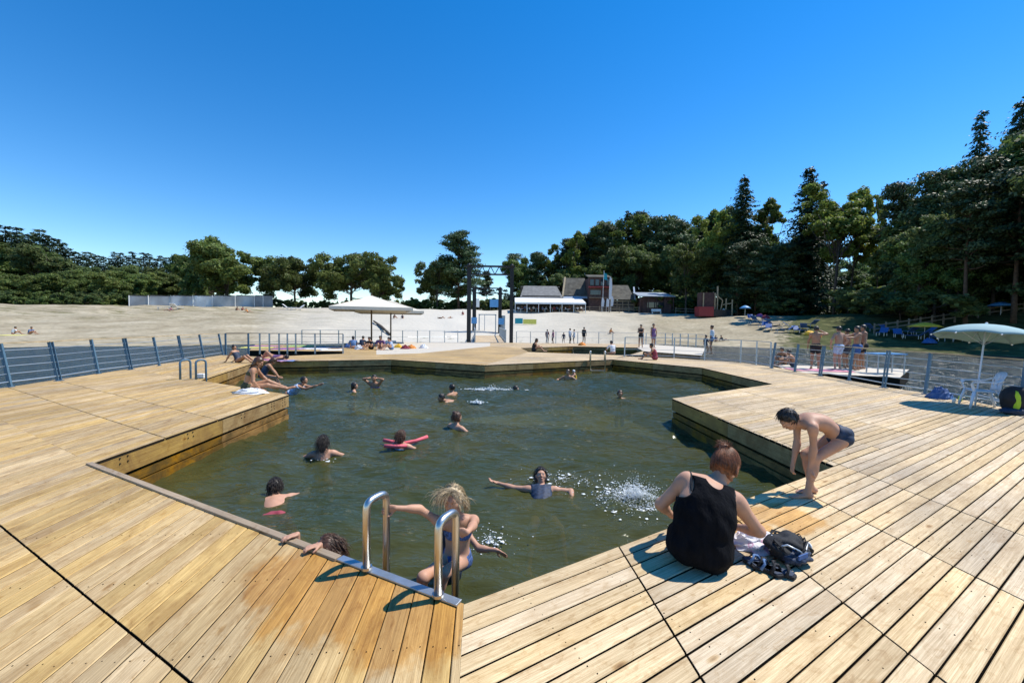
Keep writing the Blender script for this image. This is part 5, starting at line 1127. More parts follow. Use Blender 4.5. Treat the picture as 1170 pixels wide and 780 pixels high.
# girl on the ladder
gl = atd(522, 640, 3.06); gbase = Vector((gl.x, gl.y, -.60)); yaw = R(184)
def wl_(p, base, rz): p = Vector(p)-base; c, s_ = math.cos(-rz), math.sin(-rz); return (p.x*c-p.y*s_, p.x*s_+p.y*c, p.z)
def dl_(v, rz): return wl_(Vector(v), Vector((0, 0, 0)), rz)
def lc(px, py, Y, base, rz): return wl_(atd(px, py, Y), base, rz)
wF = gripF+Vector((.062, .012, .012)); wN = gripN+Vector((.060, -.030, .0))
rg, ig = person(gbase, yaw, dict(pelvis=lc(522, 637, 3.05, gbase, yaw), neck=lc(524, 592, 2.98, gbase, yaw), bow=(0, -.02, 0), front=(.0, 1, 0), head=lc(517, 570, 2.91, gbase, yaw), face=(.22, .97, -.08), headup=(0, .30, .95),
    twist=(0, .30, .0), handR=(wl_(wF, gbase, yaw), (.2, -.6, .6)), palmR=(dl_((-1, -.12, -.1), yaw), dl_((.1, -1, 0), yaw), .8), handL=(wl_(wN, gbase, yaw), (-.9, .1, .35)), palmL=(dl_((-1, .12, .05), yaw), dl_((.1, 1, 0), yaw), 1.05),
    footR=(wl_((-.66, 2.86, -.38), gbase, yaw), (.3, 1, .8), (.2, 1, -.1)), footL=(wl_((-.53, 2.80, -.36), gbase, yaw), (.3, 1, .9), (.2, 1, -.1))), H=1.22, skin='skin2', res=.0055, girth=.86, hair='hair_blond', style='short',
    wear=[('briefs', 'bluepat'), ('top', 'bluepat')], bust=.5, label='blonde girl in a patterned blue bikini climbing the near steel ladder', headscale=1.0, eyes=True)
q_ = ig['q']; W2 = lambda n: ig['hx']*n[0]+ig['face']*n[1]+ig['hup']*n[2]
def sc2(g):
    v = nrm(g.normal(size=3)); v[2] = abs(v[2])*.9+.1; v[1] = -abs(v[1])+.12; v = nrm(v); return (v[0]*.084, -.004+v[1]*.104, .014+v[2]*.116), v
strands(rg, q_, ig['hs'], 'hair_blond', 2300, sc2, lambda p, n, g: W2((n[0]*1.3+.1, n[1]*.3-.45, -.7))+.12*g.normal(size=3), .15, .0011, 8, seg=9, grav=(.15, -.75, -1.3), jit=.10, hug=1.06)
def sc3(g): return (g.uniform(-.03, .05), .05+g.uniform(-.02, .02), .115+g.uniform(-.01, .01)), (0, 1, 0)
strands(rg, q_, ig['hs'], 'hair_blond', 170, sc3, lambda p, n, g: W2((g.choice([-1, 1, 1])*g.uniform(.5, 1.3), .4, .1)), .17, .0010, 9, seg=8, name='windblown_strands', grav=(-.25, .1, -.9), jit=.16)
# child behind her
cb_ = atd(524, 668, 3.5); cb0 = Vector((cb_.x, cb_.y, -.9)); yw = R(172)
person(cb0, yw, dict(pelvis=lc(518, 672, 3.5, cb0, yw), neck=lc(517, 601, 3.40, cb0, yw), front=(0, 1, 0), face=(0, 1, -.4), head=lc(518, 584, 3.36, cb0, yw), handL=(lc(567, 628, 3.22, cb0, yw), (0, .2, -1)), palmL=(dl_((.9, -.1, -.45), yw), (0, .8, -.6), .1),
    handR=(lc(500, 640, 3.5, cb0, yw), (.6, -1, -.5)), footL=((-.1, -.2, -.2), (0, 1, 0)), footR=((.1, -.2, -.2), (0, 1, 0))), H=1.12, skin='skin2', res=.0075, girth=.8, hair='hair_blond', style='short', wear=[('tank', 'navy')], label='child half hidden behind the blonde girl, arm stretched low over the water')

def add_hair(root, info, mt, n=420, L=.10, grav=(0, 0, -1.2), seed=3, back=.6, r=.0015):
    strands(root, info['q'], info['hs'], mt, n, lambda g: scalp(g), lambda p, n_, g: -info['face']*back-.0*info['hup']+.2*g.normal(size=3), L, r, seed, seg=6, name='strands', grav=grav, jit=.05, hug=1.10)
# ------------------------------------------------------------------ bathers in the pool
SW = 'bathers in the pool'
def face_cam(px, off=0): return math.pi-math.atan2((px-585)/470, 1.0)*0+R(off)
def swimmer(px, py, rz, label, kind='up', H=1.6, skin='skin2', hair='hair_dark', style='short', wear=(), res=.010, depth=.0, face=None, z=0., **k):
    p = at(px, py, WZ); base = Vector((p.x, p.y, WZ+z))
    if kind == 'up':      # upright, shoulders at the surface
        s = H/1.7; n = np.array((0, 0, .02)); pose = dict(pelvis=(0, -.08, -.5*s), neck=(0, .0, .035), face=face or (0, 1, .05), handL=((-.42*s, .30, -.10), (-1, -.2, -.5)), palmL=((-.4, .9, 0), (0, 0, -1), .1), handR=((.42*s, .30, -.12), (1, -.2, -.5)), palmR=((.4, .9, 0), (0, 0, -1), .1), footL=((-.12, -.3, -1.2*s), (0, 1, 0)), footR=((.12, -.1, -1.25*s), (0, 1, 0)), clipz=-.85)
    if kind == 'prone':   # breast stroke away from the viewer
        pose = dict(pelvis=(0, -.50, -.14), neck=(0, .0, -.035), bow=(0, 0, -.02), front=(0, 0, -1), face=(0, 1, -.1), headup=(0, 0, 1), head=(0, .10, .075), handL=((-.34, .34, -.13), (-1, -.3, 0)), palmL=((-.5, .9, 0), (0, 0, -1), .1), handR=((.34, .34, -.13), (1, -.3, 0)), palmR=((.5, .9, 0), (0, 0, -1), .1), footL=((-.2, -1.2, -.38), (-1, 0, -.3), (0, -1, -.2)), footR=((.2, -1.2, -.38), (1, 0, -.3), (0, -1, -.2)))
    if kind == 'back':    # on the back, arm stretched out
        pose = dict(pelvis=(0, .50, -.20), neck=(0, .05, -.02), front=(0, .25, 1), face=(0, .85, .50), headup=(0, -.5, .9), head=(0, -.03, .115), handL=((-.38, .30, -.14), (-1, 0, 0)), palmL=((-.6, .8, 0), (0, 0, -1), .2), handR=((.60, -.05, -.0), (0, 0, -1)), palmR=((1, 0, .3), (0, 0, 1), .3), footL=((-.2, 1.1, -.45), (0, 0, 1), (0, 1, .2)), footR=((.2, 1.1, -.45), (0, 0, 1), (0, 1, .2)))
    pose.update(k.pop('pose', {}))
    return person(base, rz, pose, H=H, skin=skin, hair=hair, style=style, wear=wear, res=res, label=label, group=SW, cat='person', **k)
r_, i_ = swimmer(314, 566, R(28), 'swimmer in dark red trunks seen from behind, nearest to the left pontoon wall', 'prone', 1.6, wear=[('trunks', 'redfab')], res=.009, z=.0)
h1_ = swimmer(369, 520, R(15), 'dark haired girl up to her pale shoulders, right of the left pontoon tip', 'up', 1.5, hair='hair_dark', style='long', res=.009, z=.04)
h2_ = swimmer(458, 510, R(-15), 'child with dark wet hair leaning on a pink red foam noodle', 'up', 1.35, hair='hair_brown', style='long', res=.009, wear=[('suit', 'bluelight')], z=.02)
h3_ = swimmer(521, 490, R(-40), 'woman with brown tied hair swimming away right of the noodle', 'up', 1.62, hair='hair_brown', style='bun', res=.009, z=.05)
h4_ = swimmer(618, 556, R(180), 'girl in dark blue floating on her back toward us, one arm stretched left', 'back', 1.5, hair='hair_dark', style='long', wear=[('tank', 'navy')], res=.007, eyes=True, z=.03)
swimmer(404, 447, R(-60), 'dark head at the water beside the person with raised arms near the far wall', 'up', 1.5, res=.012, style='long')
swimmer(428, 443, R(175), 'tanned bather with hands raised to the head near the far wall', 'up', 1.65, skin='skin1', res=.012, z=.14, pose=dict(handL=((-.10, .12, .22), (-1, 0, -.2)), handR=((.10, .12, .22), (1, 0, -.2))), wear=[('top', 'purplefab')])
swimmer(517, 450, R(60), 'swimmer with dark short hair just behind another one in the middle', 'up', 1.6, skin='skin1', res=.012)
swimmer(508, 457, R(110), 'swimmer low in the water in front of the dark haired one in the middle', 'prone', 1.6, skin='skin1', res=.012)
swimmer(586, 445, R(-90), 'black haired head at the right end of a white splash trail', 'prone', 1.6, skin='skin1', res=.012, z=-.05)
swimmer(649, 434, R(160), 'adult holding up a small child near the far ladder', 'up', 1.65, skin='skin1', res=.014, z=.12, style='short', hair='hair_brown')
swimmer(656, 431, R(100), 'small child with pale cap and yellow float held by the adult near the far ladder', 'up', .95, res=.012, z=.12, hair='towel_w', wear=[('suit', 'yellow')])
swimmer(708, 454, R(178), 'lone reddish head in the water in the right half of the pool', 'up', 1.5, skin='skin1', hair='hair_brown', res=.012, z=-.06)
# kid holding on to the rim, hands on the cap
e0, e1 = at(327, 618, .02), at(352, 630, .02); kc = atd(372, 640, 3.20); kb = Vector((kc.x, kc.y, -.75)); ky = R(150)
h5_ = person(kb, ky, dict(pelvis=wl_((kc.x+.1, kc.y+.05, -.55), kb, ky), neck=wl_(atd(384, 648, 3.03), kb, ky), front=(0, 1, 0), head=wl_(atd(371, 627, 3.02), kb, ky), face=dl_((-.8, -.1, .3), ky), headup=dl_((-.35, .3, .9), ky),
    handR=(wl_(e0+Vector((.045, .075, .015)), kb, ky), (0, 0, -1)), palmR=(dl_((-.6, -.75, .1), ky), (0, 0, -1), .35), handL=(wl_(e1+Vector((.055, .065, .015)), kb, ky), (0, 0, -1)), palmL=(dl_((-.7, -.6, .1), ky), (0, 0, -1), .35),
    footL=((-.1, -.1, -.8), (0, 1, 0)), footR=((.1, -.1, -.8), (0, 1, 0)), clipz=-.6), H=1.3, skin='skin2', res=.007, hair='hair_brown', style='long', label='brown haired child holding the grey rim left of the steel ladder', girth=.85, group=SW)
add_hair(r_, i_, 'hair_dark', 500, .06)
add_hair(*h1_, 'hair_dark', 500, .16)
add_hair(*h2_, 'hair_brown', 420, .13)
add_hair(*h3_, 'hair_brown', 360, .05)
add_hair(*h4_, 'hair_dark', 420, .14)
add_hair(*h5_, 'hair_brown', 800, .12)
# foam noodle
p = at(458, 511, WZ); t = empty('foam_noodle', p, 'bent pink red foam noodle under the arms of a bathing child', 'pool noodle')
pts = [(-.42, .22, .07), (-.1, .16, .05), (.12, .12, .04), (.34, .28, .09), (.50, .42, .10)]; MB().tube([(-.38, .24, .06), (-.20, .17, .05), (.02, .12, .04), (.22, .22, .06), (.40, .36, .10)], .032, 10).build('noodle_back', M['noodle'], t, smooth=True)
MB().tube([(-.26, -.12, .06), (-.06, -.10, .05), (.12, -.06, .05)], .032, 10).build('noodle_end', M['noodle'], t, smooth=True)
# ------------------------------------------------------------------ people on the decks
def seated(px, py, rz, label, H=1.6, kind='edge', skin='skin2', hair='hair_dark', style='short', wear=(), res=.013, Y=None, z=0, group='people sitting on the deck', pose=None, **k):
    p = at(px, py, z); s = H/1.7
    if kind == 'edge': ps = dict(pelvis=(0, 0, .12*s), neck=(0, .10, .58*s), bow=(0, -.03, 0), face=(0, 1, -.3), handL=((-.16, .36, .20), (-1, -.5, 0)), palmL=((0, 1, -.2), (0, 0, -1), .2), handR=((.16, .36, .20), (1, -.5, 0)), palmR=((0, 1, -.2), (0, 0, -1), .2), footL=((-.1, .55, -.32), (0, 1, 1), (0, 1, -.3)), footR=((.1, .55, -.32), (0, 1, 1), (0, 1, -.3)))
    elif kind == 'knees': ps = dict(pelvis=(0, 0, .12*s), neck=(0, .12, .57*s), bow=(0, -.05, 0), face=(0, 1, -.2), handL=((-.14, .42, .30), (-1, -.5, -.5)), handR=((.14, .42, .30), (1, -.5, -.5)), footL=((-.12, .62*s, .07), (0, .3, 1), (0, 1, 0)), footR=((.12, .62*s, .07), (0, .3, 1), (0, 1, 0)))
    elif kind == 'lean': ps = dict(pelvis=(0, 0, .12*s), neck=(0, -.20, .54*s), face=(0, 1, -.05), handL=((-.2, -.42, .04), (0, -1, 0)), palmL=((0, -.8, -.3), (0, 0, -1), .1), handR=((.2, -.42, .04), (0, -1, 0)), palmR=((0, -.8, -.3), (0, 0, -1), .1), footL=((-.1, .7*s, .07), (0, .2, 1), (0, 1, .3)), footR=((.1, .74*s, .07), (0, .2, 1), (0, 1, .3)))
    elif kind == 'lie': ps = dict(pelvis=(0, 0, .11), neck=(0, -.5*s, .12), front=(0, .1, 1), face=(0, .3, 1), headup=(0, -1, .2), head=(0, -.64*s, .16), handL=((-.3, -.1, .04), (-1, 0, 0)), handR=((.3, -.1, .04), (1, 0, 0)), footL=((-.12, .62*s, .06), (0, .2, 1), (0, 1, .2)), footR=((.12, .8*s, .06), (0, 0, 1), (0, .3, 1)))
    if pose: ps.update(pose)
    return person(Vector((p.x, p.y, z)), rz, ps, H=H, skin=skin, hair=hair, style=style, wear=wear, res=res, label=label, group=group, **k)
seated(284, 447, R(-70), 'woman in a dark green bikini sitting on a white towel at the left pontoon tip', 1.66, 'edge', 'skin1', 'hair_brown', 'long', [('briefs', 'olive'), ('top', 'olive')], .009, pose=dict(footL=((-.08, .76, .05), (0, .3, 1), (0, .8, .2)), footR=((.08, .80, .05), (0, .3, 1), (0, .8, .2)), handL=((-.2, .42, .16), (-1, -.5, 0)), handR=((.14, .26, .06), (1, -.5, .2)), neck=(0, .14, .55), face=(.2, 1, -.5)))
seated(300, 433, R(-60), 'brown haired person sitting behind the woman at the pontoon tip, arms hanging down', 1.6, 'edge', 'skin1', 'hair_brown', 'long', [('suit', 'navy')], .012, z=-.3, pose=dict(neck=(0, .22, .50), face=(0, .7, -.7), handL=((-.12, .50, .02), (-1, 0, 0)), handR=((.12, .50, .0), (1, 0, 0))))
seated(273, 414, R(-100), 'girl in a black and white striped swimsuit leaning back on her hands', 1.45, 'lean', 'skin1', 'hair_dark', 'bun', [('suit', 'navy')], .012)
seated(314, 411, R(75), 'sunbather lying with knees drawn up and a pink towel near the far left rim', 1.6, 'lie', 'skin1', 'hair_dark', 'short', [('suit', 'purplefab')], .014)
seated(610, 401.5, R(-95), 'dark clothed person sitting at the left corner of the small far basin', 1.65, 'knees', 'skin1', 'hair_dark', 'long', [('tank', 'black'), ('shorts', 'navy')], .016)
seated(700, 405, R(20), 'person in a white shirt sitting with back to us at the small far basin', 1.6, 'edge', 'skin2', 'hair_dark', 'short', [('shirt', 'whitefab')], .016)
seated(748, 411, R(70), 'person in a red top sitting on the deck before the far right railing', 1.62, 'knees', 'skin1', 'hair_dark', 'bun', [('tank', 'redfab'), ('shorts', 'redfab')], .016)
seated(404, 398, R(30), 'person in light blue sitting leftmost under the near cream parasol', 1.6, 'knees', 'skin2', 'hair_dark', 'long', [('shirt', 'denim')], .02)
seated(413, 397.5, R(-20), 'person in navy sitting beside the light blue one under the near cream parasol', 1.6, 'knees', 'skin1', 'hair_dark', 'short', [('shirt', 'navy')], .02)
seated(424, 399, R(160), 'person in black sitting by the pole of the near cream parasol', 1.6, 'knees', 'skin1', 'hair_dark', 'short', [('shirt', 'black'), ('shorts', 'black')], .02)
seated(435, 399, R(190), 'person in purple sitting between the two cream parasol poles', 1.75, 'knees', 'skin1', 'hair_dark', 'short', [('shirt', 'purplefab')], .02)
seated(447, 399.5, R(140), 'person in pale purple and denim sitting by the far cream parasol pole', 1.6, 'knees', 'skin2', 'hair_dark', 'short', [('shirt', 'whitestripe'), ('shorts', 'denim')], .02)
def stander(px, py, rz, label, Y=None, z=0., H=1.75, skin='skin1', hair='hair_dark', style='short', wear=(), res=.016, group='people standing beyond the deck', pose=None, **k):
    p = at(px, py, z) if Y is None else Vector((atd(px, py, Y).x, Y, z)); s = H/1.7
    ps = dict(pelvis=(0, 0, .93*s), neck=(0, 0, 1.45*s), face=(0, 1, -.1), handL=((-.26, .10, .88*s), (-.6, -1, 0)), handR=((.26, .10, .88*s), (.6, -1, 0)), footL=((-.12, .0, .08), (0, 1, 0), (-.2, 1, -.05)), footR=((.12, .03, .08), (0, 1, 0), (.2, 1, -.05)))
    if pose: ps.update(pose)
    return person(Vector((p.x, p.y, z)), rz, ps, H=H, skin=skin, hair=hair, style=style, wear=wear, res=res, label=label, group=group, **k)
arms_up = dict(handR=((.30, .25, 1.62), (1, 0, -.3)), handL=((-.24, .20, 1.25), (-1, -.4, -.4)))
GY = 17.2
stander(931, 420, R(-35), 'man in black trunks on the raft, drinking, leftmost of the standing men', GY, -.04, 1.76, 'skin1', wear=[('trunks', 'black')], pose=dict(handR=((.16, .26, 1.60), (1, 0, -.5)), handL=((-.28, .12, .85), (-1, -.3, 0))), res=.013)
stander(957, 423, R(5), 'man in pale patterned long trunks seen from behind on the raft', 16.9, -.04, 1.76, 'skin2', wear=[('trunks', 'whitestripe')], res=.013, pose=dict(handL=((-.30, .05, 1.0), (-1, -.5, 0)), handR=((.30, .05, 1.0), (1, -.5, 0))))
stander(967, 420, R(20), 'slim tanned boy in dark trunks standing between the taller men on the raft', 17.6, -.04, 1.66, 'skin1', wear=[('trunks', 'navy')], res=.014)
stander(978, 423, R(80), 'tanned man in blue trunks with arms reaching left on the raft', 17.0, -.04, 1.78, 'skin1', wear=[('trunks', 'bluefab')], res=.013, pose=dict(handL=((-.20, .52, 1.35), (0, -.3, -1)), handR=((.16, .55, 1.38), (0, -.3, -1))))
stander(985, 419, R(70), 'tallest man at the right of the raft group, wearing black trunks', 17.5, -.04, 1.84, 'skin1', wear=[('trunks', 'black')], res=.013)
seated(895, 416, R(120), 'dark haired person crouching at the left end of the raft', 1.6, 'knees', 'skin1', 'hair_dark', 'short', [('suit', 'black')], .016, z=-.04, group='people standing beyond the deck')
seated(906, 419, R(60), 'bather sitting low beside the crouching one on the raft', 1.5, 'knees', 'skin1', 'hair_dark', 'short', [('trunks', 'navy')], .018, z=-.04, group='people standing beyond the deck')
stander(732, 396, R(150), 'person in a black swimsuit standing arms folded on the jetty, left of a pair', 32, .0, 1.78, 'skin1', wear=[('suit', 'black'), ('shorts', 'black')], pose=dict(handL=((.05, .2, 1.2), (-1, -.3, 0)), handR=((-.05, .2, 1.2), (1, -.3, 0))))
stander(746, 396, R(200), 'person in a purple dress, hand on hip, on the jetty, right of a pair', 32, .0, 1.85, 'skin1', wear=[('dress', 'purplefab')], pose=dict(handL=((-.22, .1, 1.0), (-1, -.5, 0))))
stander(813, 402, R(60), 'person in a white shirt and blue shorts standing on the pale jetty end', 25.5, .0, 1.75, 'skin1', wear=[('shirt', 'whitefab'), ('shorts', 'denim')], hair='hair_brown')
stander(806, 403, R(-70), 'small child in dark clothes at the feet of the adult in white shirt', 25.2, .0, 1.15, 'skin1', wear=[('shirt', 'navy'), ('shorts', 'navy')])
# far away bathers wading and on the sand
fb_specs = [(625, 391.5, 'child with pink top on the far shallow water, leftmost of the pair', 'redfab', 1.45), (632, 391, 'second wading child of the pair on the far left shore', 'towel_pink', 1.4), (644, 391.5, 'small dark child wading in front of the white group', 'navy', 1.15), (651, 391, 'wader in white left in the little group', 'whitefab', 1.6), (656, 391, 'wader in white right in the little group', 'whitefab', 1.5), (667, 391.5, 'tall dark wader bending forward right of the white group', 'black', 1.75)]
for i, (px, py, lb, mt, H) in enumerate(fb_specs):
    Yp = 44.; stander(px, py, R(random.uniform(0, 360)), lb, Yp, WZ+.28, H, 'skin1', wear=[('shirt', mt), ('shorts', mt)], res=.03, group='bathers at the far shore', face=False)
sn = [(15, 382, 'sunbather in white sitting left on the yellow towel on the far left sand', 'whitefab', 'knees'), (34, 382, 'sunbather in blue sitting right on the yellow towel on the far left sand', 'denim', 'knees'), (270, 355, 'sunbather in black sitting below the hoarding, left of a group', 'black', 'knees'), (276.5, 355, 'sunbather with a red towel below the hoarding', 'redfab', 'knees'), (283, 357, 'sunbather in skin tones at the right of the group below the hoarding', 'orange', 'lean'), (194, 355, 'sunbather in white lying under the left part of the hoarding', 'towel_pink', 'lean'), (450, 363.5, 'sunbather sitting left on the sand beyond the far cream parasol', 'black', 'knees'), (460, 364, 'sunbather sitting right on the sand beyond the far cream parasol', 'navy', 'lean'), (504, 364, 'sunbather lying on the sand left of the portal', 'black', 'lie'), (515, 364, 'second sunbather lying on the sand left of the portal', 'navy', 'lie'), (529, 360, 'sunbather with a pink towel on the sand at the portal foot', 'redfab', 'lean'), (697, 381, 'child crouching at the water edge in the far middle', 'orange', 'knees'), (818, 390, 'bather sitting in the shallow water left behind the right railing', 'navy', 'lean'), (826, 390, 'bather sitting in the shallow water right behind the right railing', 'black', 'lean')]
for i, (px, py, lb, mt, kd) in enumerate(sn):
    p = on_ground(px, py); r2, _i = seated(px, py, R(random.uniform(0, 360)), lb, 1.6, kd, 'skin1', 'hair_dark', 'short', [('shirt', mt)], .03, group='sunbathers on the sand', face=False); r2.location = p; r2.location.z = ground(p.x, p.y)
# visitors on the restaurant terrace
proto = None
for i, px in enumerate(np.linspace(592, 664, 17)):
    X = X_(px+random.uniform(-1, 1), 83.6+(i % 3)*1.1); Y = 83.6+(i % 3)*1.1
    if i < 4:
        o, _ = person(Vector((X, Y, ground(X, Y))), R(90*i), dict(pelvis=(0, 0, .55), neck=(0, .02, 1.05), handL=((-.2, .35, .75), (-1, 0, -1)), handR=((.2, .35, .75), (1, 0, -1)), footL=((-.1, .45, .1), (0, 1, 1)), footR=((.1, .45, .1), (0, 1, 1))), H=1.7, skin='skin1', wear=[('shirt', ('whitefab', 'redfab', 'denim', 'whitefab')[i]), ('shorts', 'navy')], res=.04, face=False, label='guest seated at a table under the white terrace awning', group='guests on the terrace')
        proto = (proto or [])+[o]
    else:
        o = copy_tree(proto[i % 4]); o.location = (X, Y, ground(X, Y)); o.rotation_euler.z = R(37*i)
    if i % 2 == 0:
        t = empty('terrace_table', (X+.5, Y+.1, ground(X, Y)), 'small pale table with seated guests under the terrace awning', 'table', 'tables on the terrace'); MB().box((0, 0, .74), (.9, .9, .05)).build('tabletop', M['whiteplastic'], t); MB().box((0, 0, .37), (.1, .1, .72)).build('leg', M['galv'], t)
# ------------------------------------------------------------------ parasols, chairs, bags, towels
def square_parasol(label, px, py, peak, Y, hw, rz=0):
    b = atd(px, py, Y); b.z = 0; t = empty('cream_parasol', b, label, 'parasol', 'cream parasols', rz); zt = atd(px, peak, Y).z; zr = zt-.95
    MB().tube([(0, 0, 0), (0, 0, zt-.1)], .06, 8).build('pole', M['polewood'], t, smooth=True); MB().box((0, 0, .06), (.9, .9, .12)).build('base', M['galv'], t)
    c = [(-hw, -hw, zr), (hw, -hw, zr), (hw, hw, zr), (-hw, hw, zr)]; v = []; f = []; n = 8
    for k in range(4):
        a, e = Vector(c[k]), Vector(c[(k+1) % 4]); p = Vector((0, 0, zt))
        for i in range(n+1):
            for j in range(n+1):
                u, w_ = i/n, j/n; q = p.lerp(a.lerp(e, w_), u); q.z -= .10*math.sin(math.pi*u)*.5+.05*math.sin(math.pi*w_)*u; v.append(q)
        b0 = k*(n+1)**2
        for i in range(n):
            for j in range(n): q = b0+i*(n+1)+j; f.append((q, q+n+1, q+n+2, q+1))
    o = mobj('canopy', v, f, M['canvas'], t); m = o.modifiers.new('thick', 'SOLIDIFY'); m.thickness = .012
    for k in range(4):
        a = Vector(c[k]); e = Vector(c[(k+1) % 4])
        MB().bar((0, 0, zt-.06), a*.99+Vector((0, 0, -.01)), .035).build('rib', M['timberlight'], t); MB().bar((0, 0, zt-1.1), Vector((0, 0, zt)).lerp(a, .5)+Vector((0, 0, -.12)), .03).build('strut', M['timberlight'], t)
        mb = MB(); mb.slab([a, e, e-Vector((0, 0, .22)), a-Vector((0, 0, .22))], .012).build('valance', M['canvas'], t)
    MB().ball((0, 0, zt+.05), .07).build('finial', M['polewood'], t, smooth=True)
square_parasol('large square cream parasol in front, peak overlapping the round trees', 424.5, 392, 337.5, 31, 2.75, R(20))
square_parasol('second square cream parasol partly hidden behind the front one', 446.5, 391, 343, 36, 2.7, R(15))
# beach parasol on the right
pb = P(1114, 464); ptop = atd(1127, 371, pb.y+.1); t = empty('beach_parasol', (pb.x, pb.y, 0), 'pale blue white round parasol on a thin pole beside the plastic chair', 'parasol'); tp = ptop-Vector((pb.x, pb.y, 0))
MB().tube([(0, 0, 0), tp*.985], .017, 8).build('pole', M['whiteplastic'], t, smooth=True)
axz = tp.normalized(); ax1 = axz.cross(Vector((0, 1, 0))).normalized(); ax2 = axz.cross(ax1); v = []; f = []; nr, ns = 8, 64; RR = .84; ribs = 8
for i in range(nr+1):
    u = i/nr; rr = RR*math.sin(u*1.12)/math.sin(1.12); dz = -.30*(1-math.cos(u*1.12))/(1-math.cos(1.12))
    for k in range(ns):
        a = 2*math.pi*k/ns+.2; sc_ = 1-.045*u*abs(math.sin(a*ribs/2-.2*ribs/2))**1.0; d_ = -.0; v.append(tp+ax1*math.cos(a)*rr*sc_+ax2*math.sin(a)*rr*sc_+axz*(dz+.035*u*u*abs(math.sin((a-.2)*ribs/2))))
for i in range(nr):
    for k in range(ns): a = i*ns+k; b_ = i*ns+(k+1) % ns; f.append((a, a+ns, b_+ns, b_))
o = mobj('canopy', v, f, mat('parasol_cloth', (.26, .40, .41), .8, var=.08, vscale=2), t, True); m = o.modifiers.new('thick', 'SOLIDIFY'); m.thickness = .004
for k in range(ribs):
    a = 2*math.pi*k/ribs+.2; e = tp+ax1*math.cos(a)*RR+ax2*math.sin(a)*RR-axz*.30; mid = tp+(ax1*math.cos(a)+ax2*math.sin(a))*RR*.55-axz*.11
    MB().tube([tp-axz*.02, mid, e], .006, 5).build('rib', M['galv'], t); MB().tube([tp-axz*.45, mid], .005, 5).build('strut', M['galv'], t); MB().ball(e-axz*.01, .018, 6, 5).build('rib_tip', M['white'], t)
MB().ball(tp+axz*.03, .025).build('finial', M['white'], t, smooth=True)
# plastic chair
pc = P(1121, 466); t = empty('plastic_chair', (pc.x, pc.y, 0), 'pale blue white plastic garden armchair under the beach parasol by the railing', 'chair', None, R(60)); t.scale = (.88,)*3
pm = M['whiteplastic']
MB().prism([(-.22, -.20), (.22, -.20), (.25, .20), (.12, .23), (-.12, .23), (-.25, .20)], .41, .435).build('seat', pm, t, bevel=.006)
for sx in (-1, 1):
    MB().tube([(sx*.25, .21, .42), (sx*.29, .26, .2), (sx*.31, .29, 0)], [.034, .029, .022], 8).build('leg', pm, t, smooth=True); MB().tube([(sx*.22, -.20, .42), (sx*.26, -.27, .2), (sx*.28, -.33, 0)], [.034, .029, .022], 8).build('leg', pm, t, smooth=True)
    pts = [Vector((sx*.24, -.24, .72)), Vector((sx*.29, -.14, .665)), Vector((sx*.305, .05, .655)), Vector((sx*.29, .24, .64)), Vector((sx*.27, .27, .59)), Vector((sx*.26, .22, .43))]; mb = MB()
    for a, b in zip(pts[:-1], pts[1:]): mb.bar(a, b, .07, .026)
    mb.build('armrest', pm, t)
mb = MB(); n = 12; v = []; f = []
for i in range(n+1):
    a = (i/n-.5)*2.0; x = math.sin(a)*.27; y = -.30+.10*(1-math.cos(a)); h = .90-.06*a*a
    for z_, dy in ((.43, .04), (.55, .02), (.70, 0), (h, -.06)): v.append((x, y+dy, z_))
for i in range(n):
    if i in (0, 1, 3, 5, 6, 8, 10, 11) or True:
        for j in range(3):
            if j == 1 and i % 3 == 1: continue
            q = i*4+j; f.append((q, q+4, q+5, q+1))
o = mobj('backrest', v, f, pm, t, True); m = o.modifiers.new('thick', 'SOLIDIFY'); m.thickness = .014
def crumple(name, c, r, h, mt, par=None, seed=0, label=None, cat=None, n=40, rough=.35, sq=(1, .7)):
    """soft heap: a lumpy cloth-like mound"""
    g = np.random.default_rng(seed); v = []; f = []; ks = [(g.uniform(2, 9), g.uniform(0, 6.3), g.uniform(2, 9), g.uniform(0, 6.3)) for _ in range(6)]; m_ = n//2
    for j in range(m_+1):
        u = j/m_
        for i in range(n):
            a = 2*math.pi*i/n; w_ = sum(math.sin(k[0]*u*3+k[1]+round(k[2])*a) for k in ks)/6; w2 = sum(math.cos(k[2]*u*3+k[3]+round(k[0])*a) for k in ks)/6
            rr = r*(u**.8)*(1+rough*w_); hh = h*(1-u**2.2)*(1+rough*1.6*w2)+.004; v.append((c[0]+rr*math.cos(a)*sq[0], c[1]+rr*math.sin(a)*sq[1], c[2]+max(hh, .004)))
    for j in range(m_):
        for i in range(n): a = j*n+i; b = j*n+(i+1) % n; f.append((a, a+n, b+n, b))
    o = mobj(name, [Vector(q)-Vector(c) for q in v], f, mt, par, True, c)
    o.data.polygons.foreach_set('use_smooth', [True]*len(f))
    if label: tag(o, label, cat)
    return o
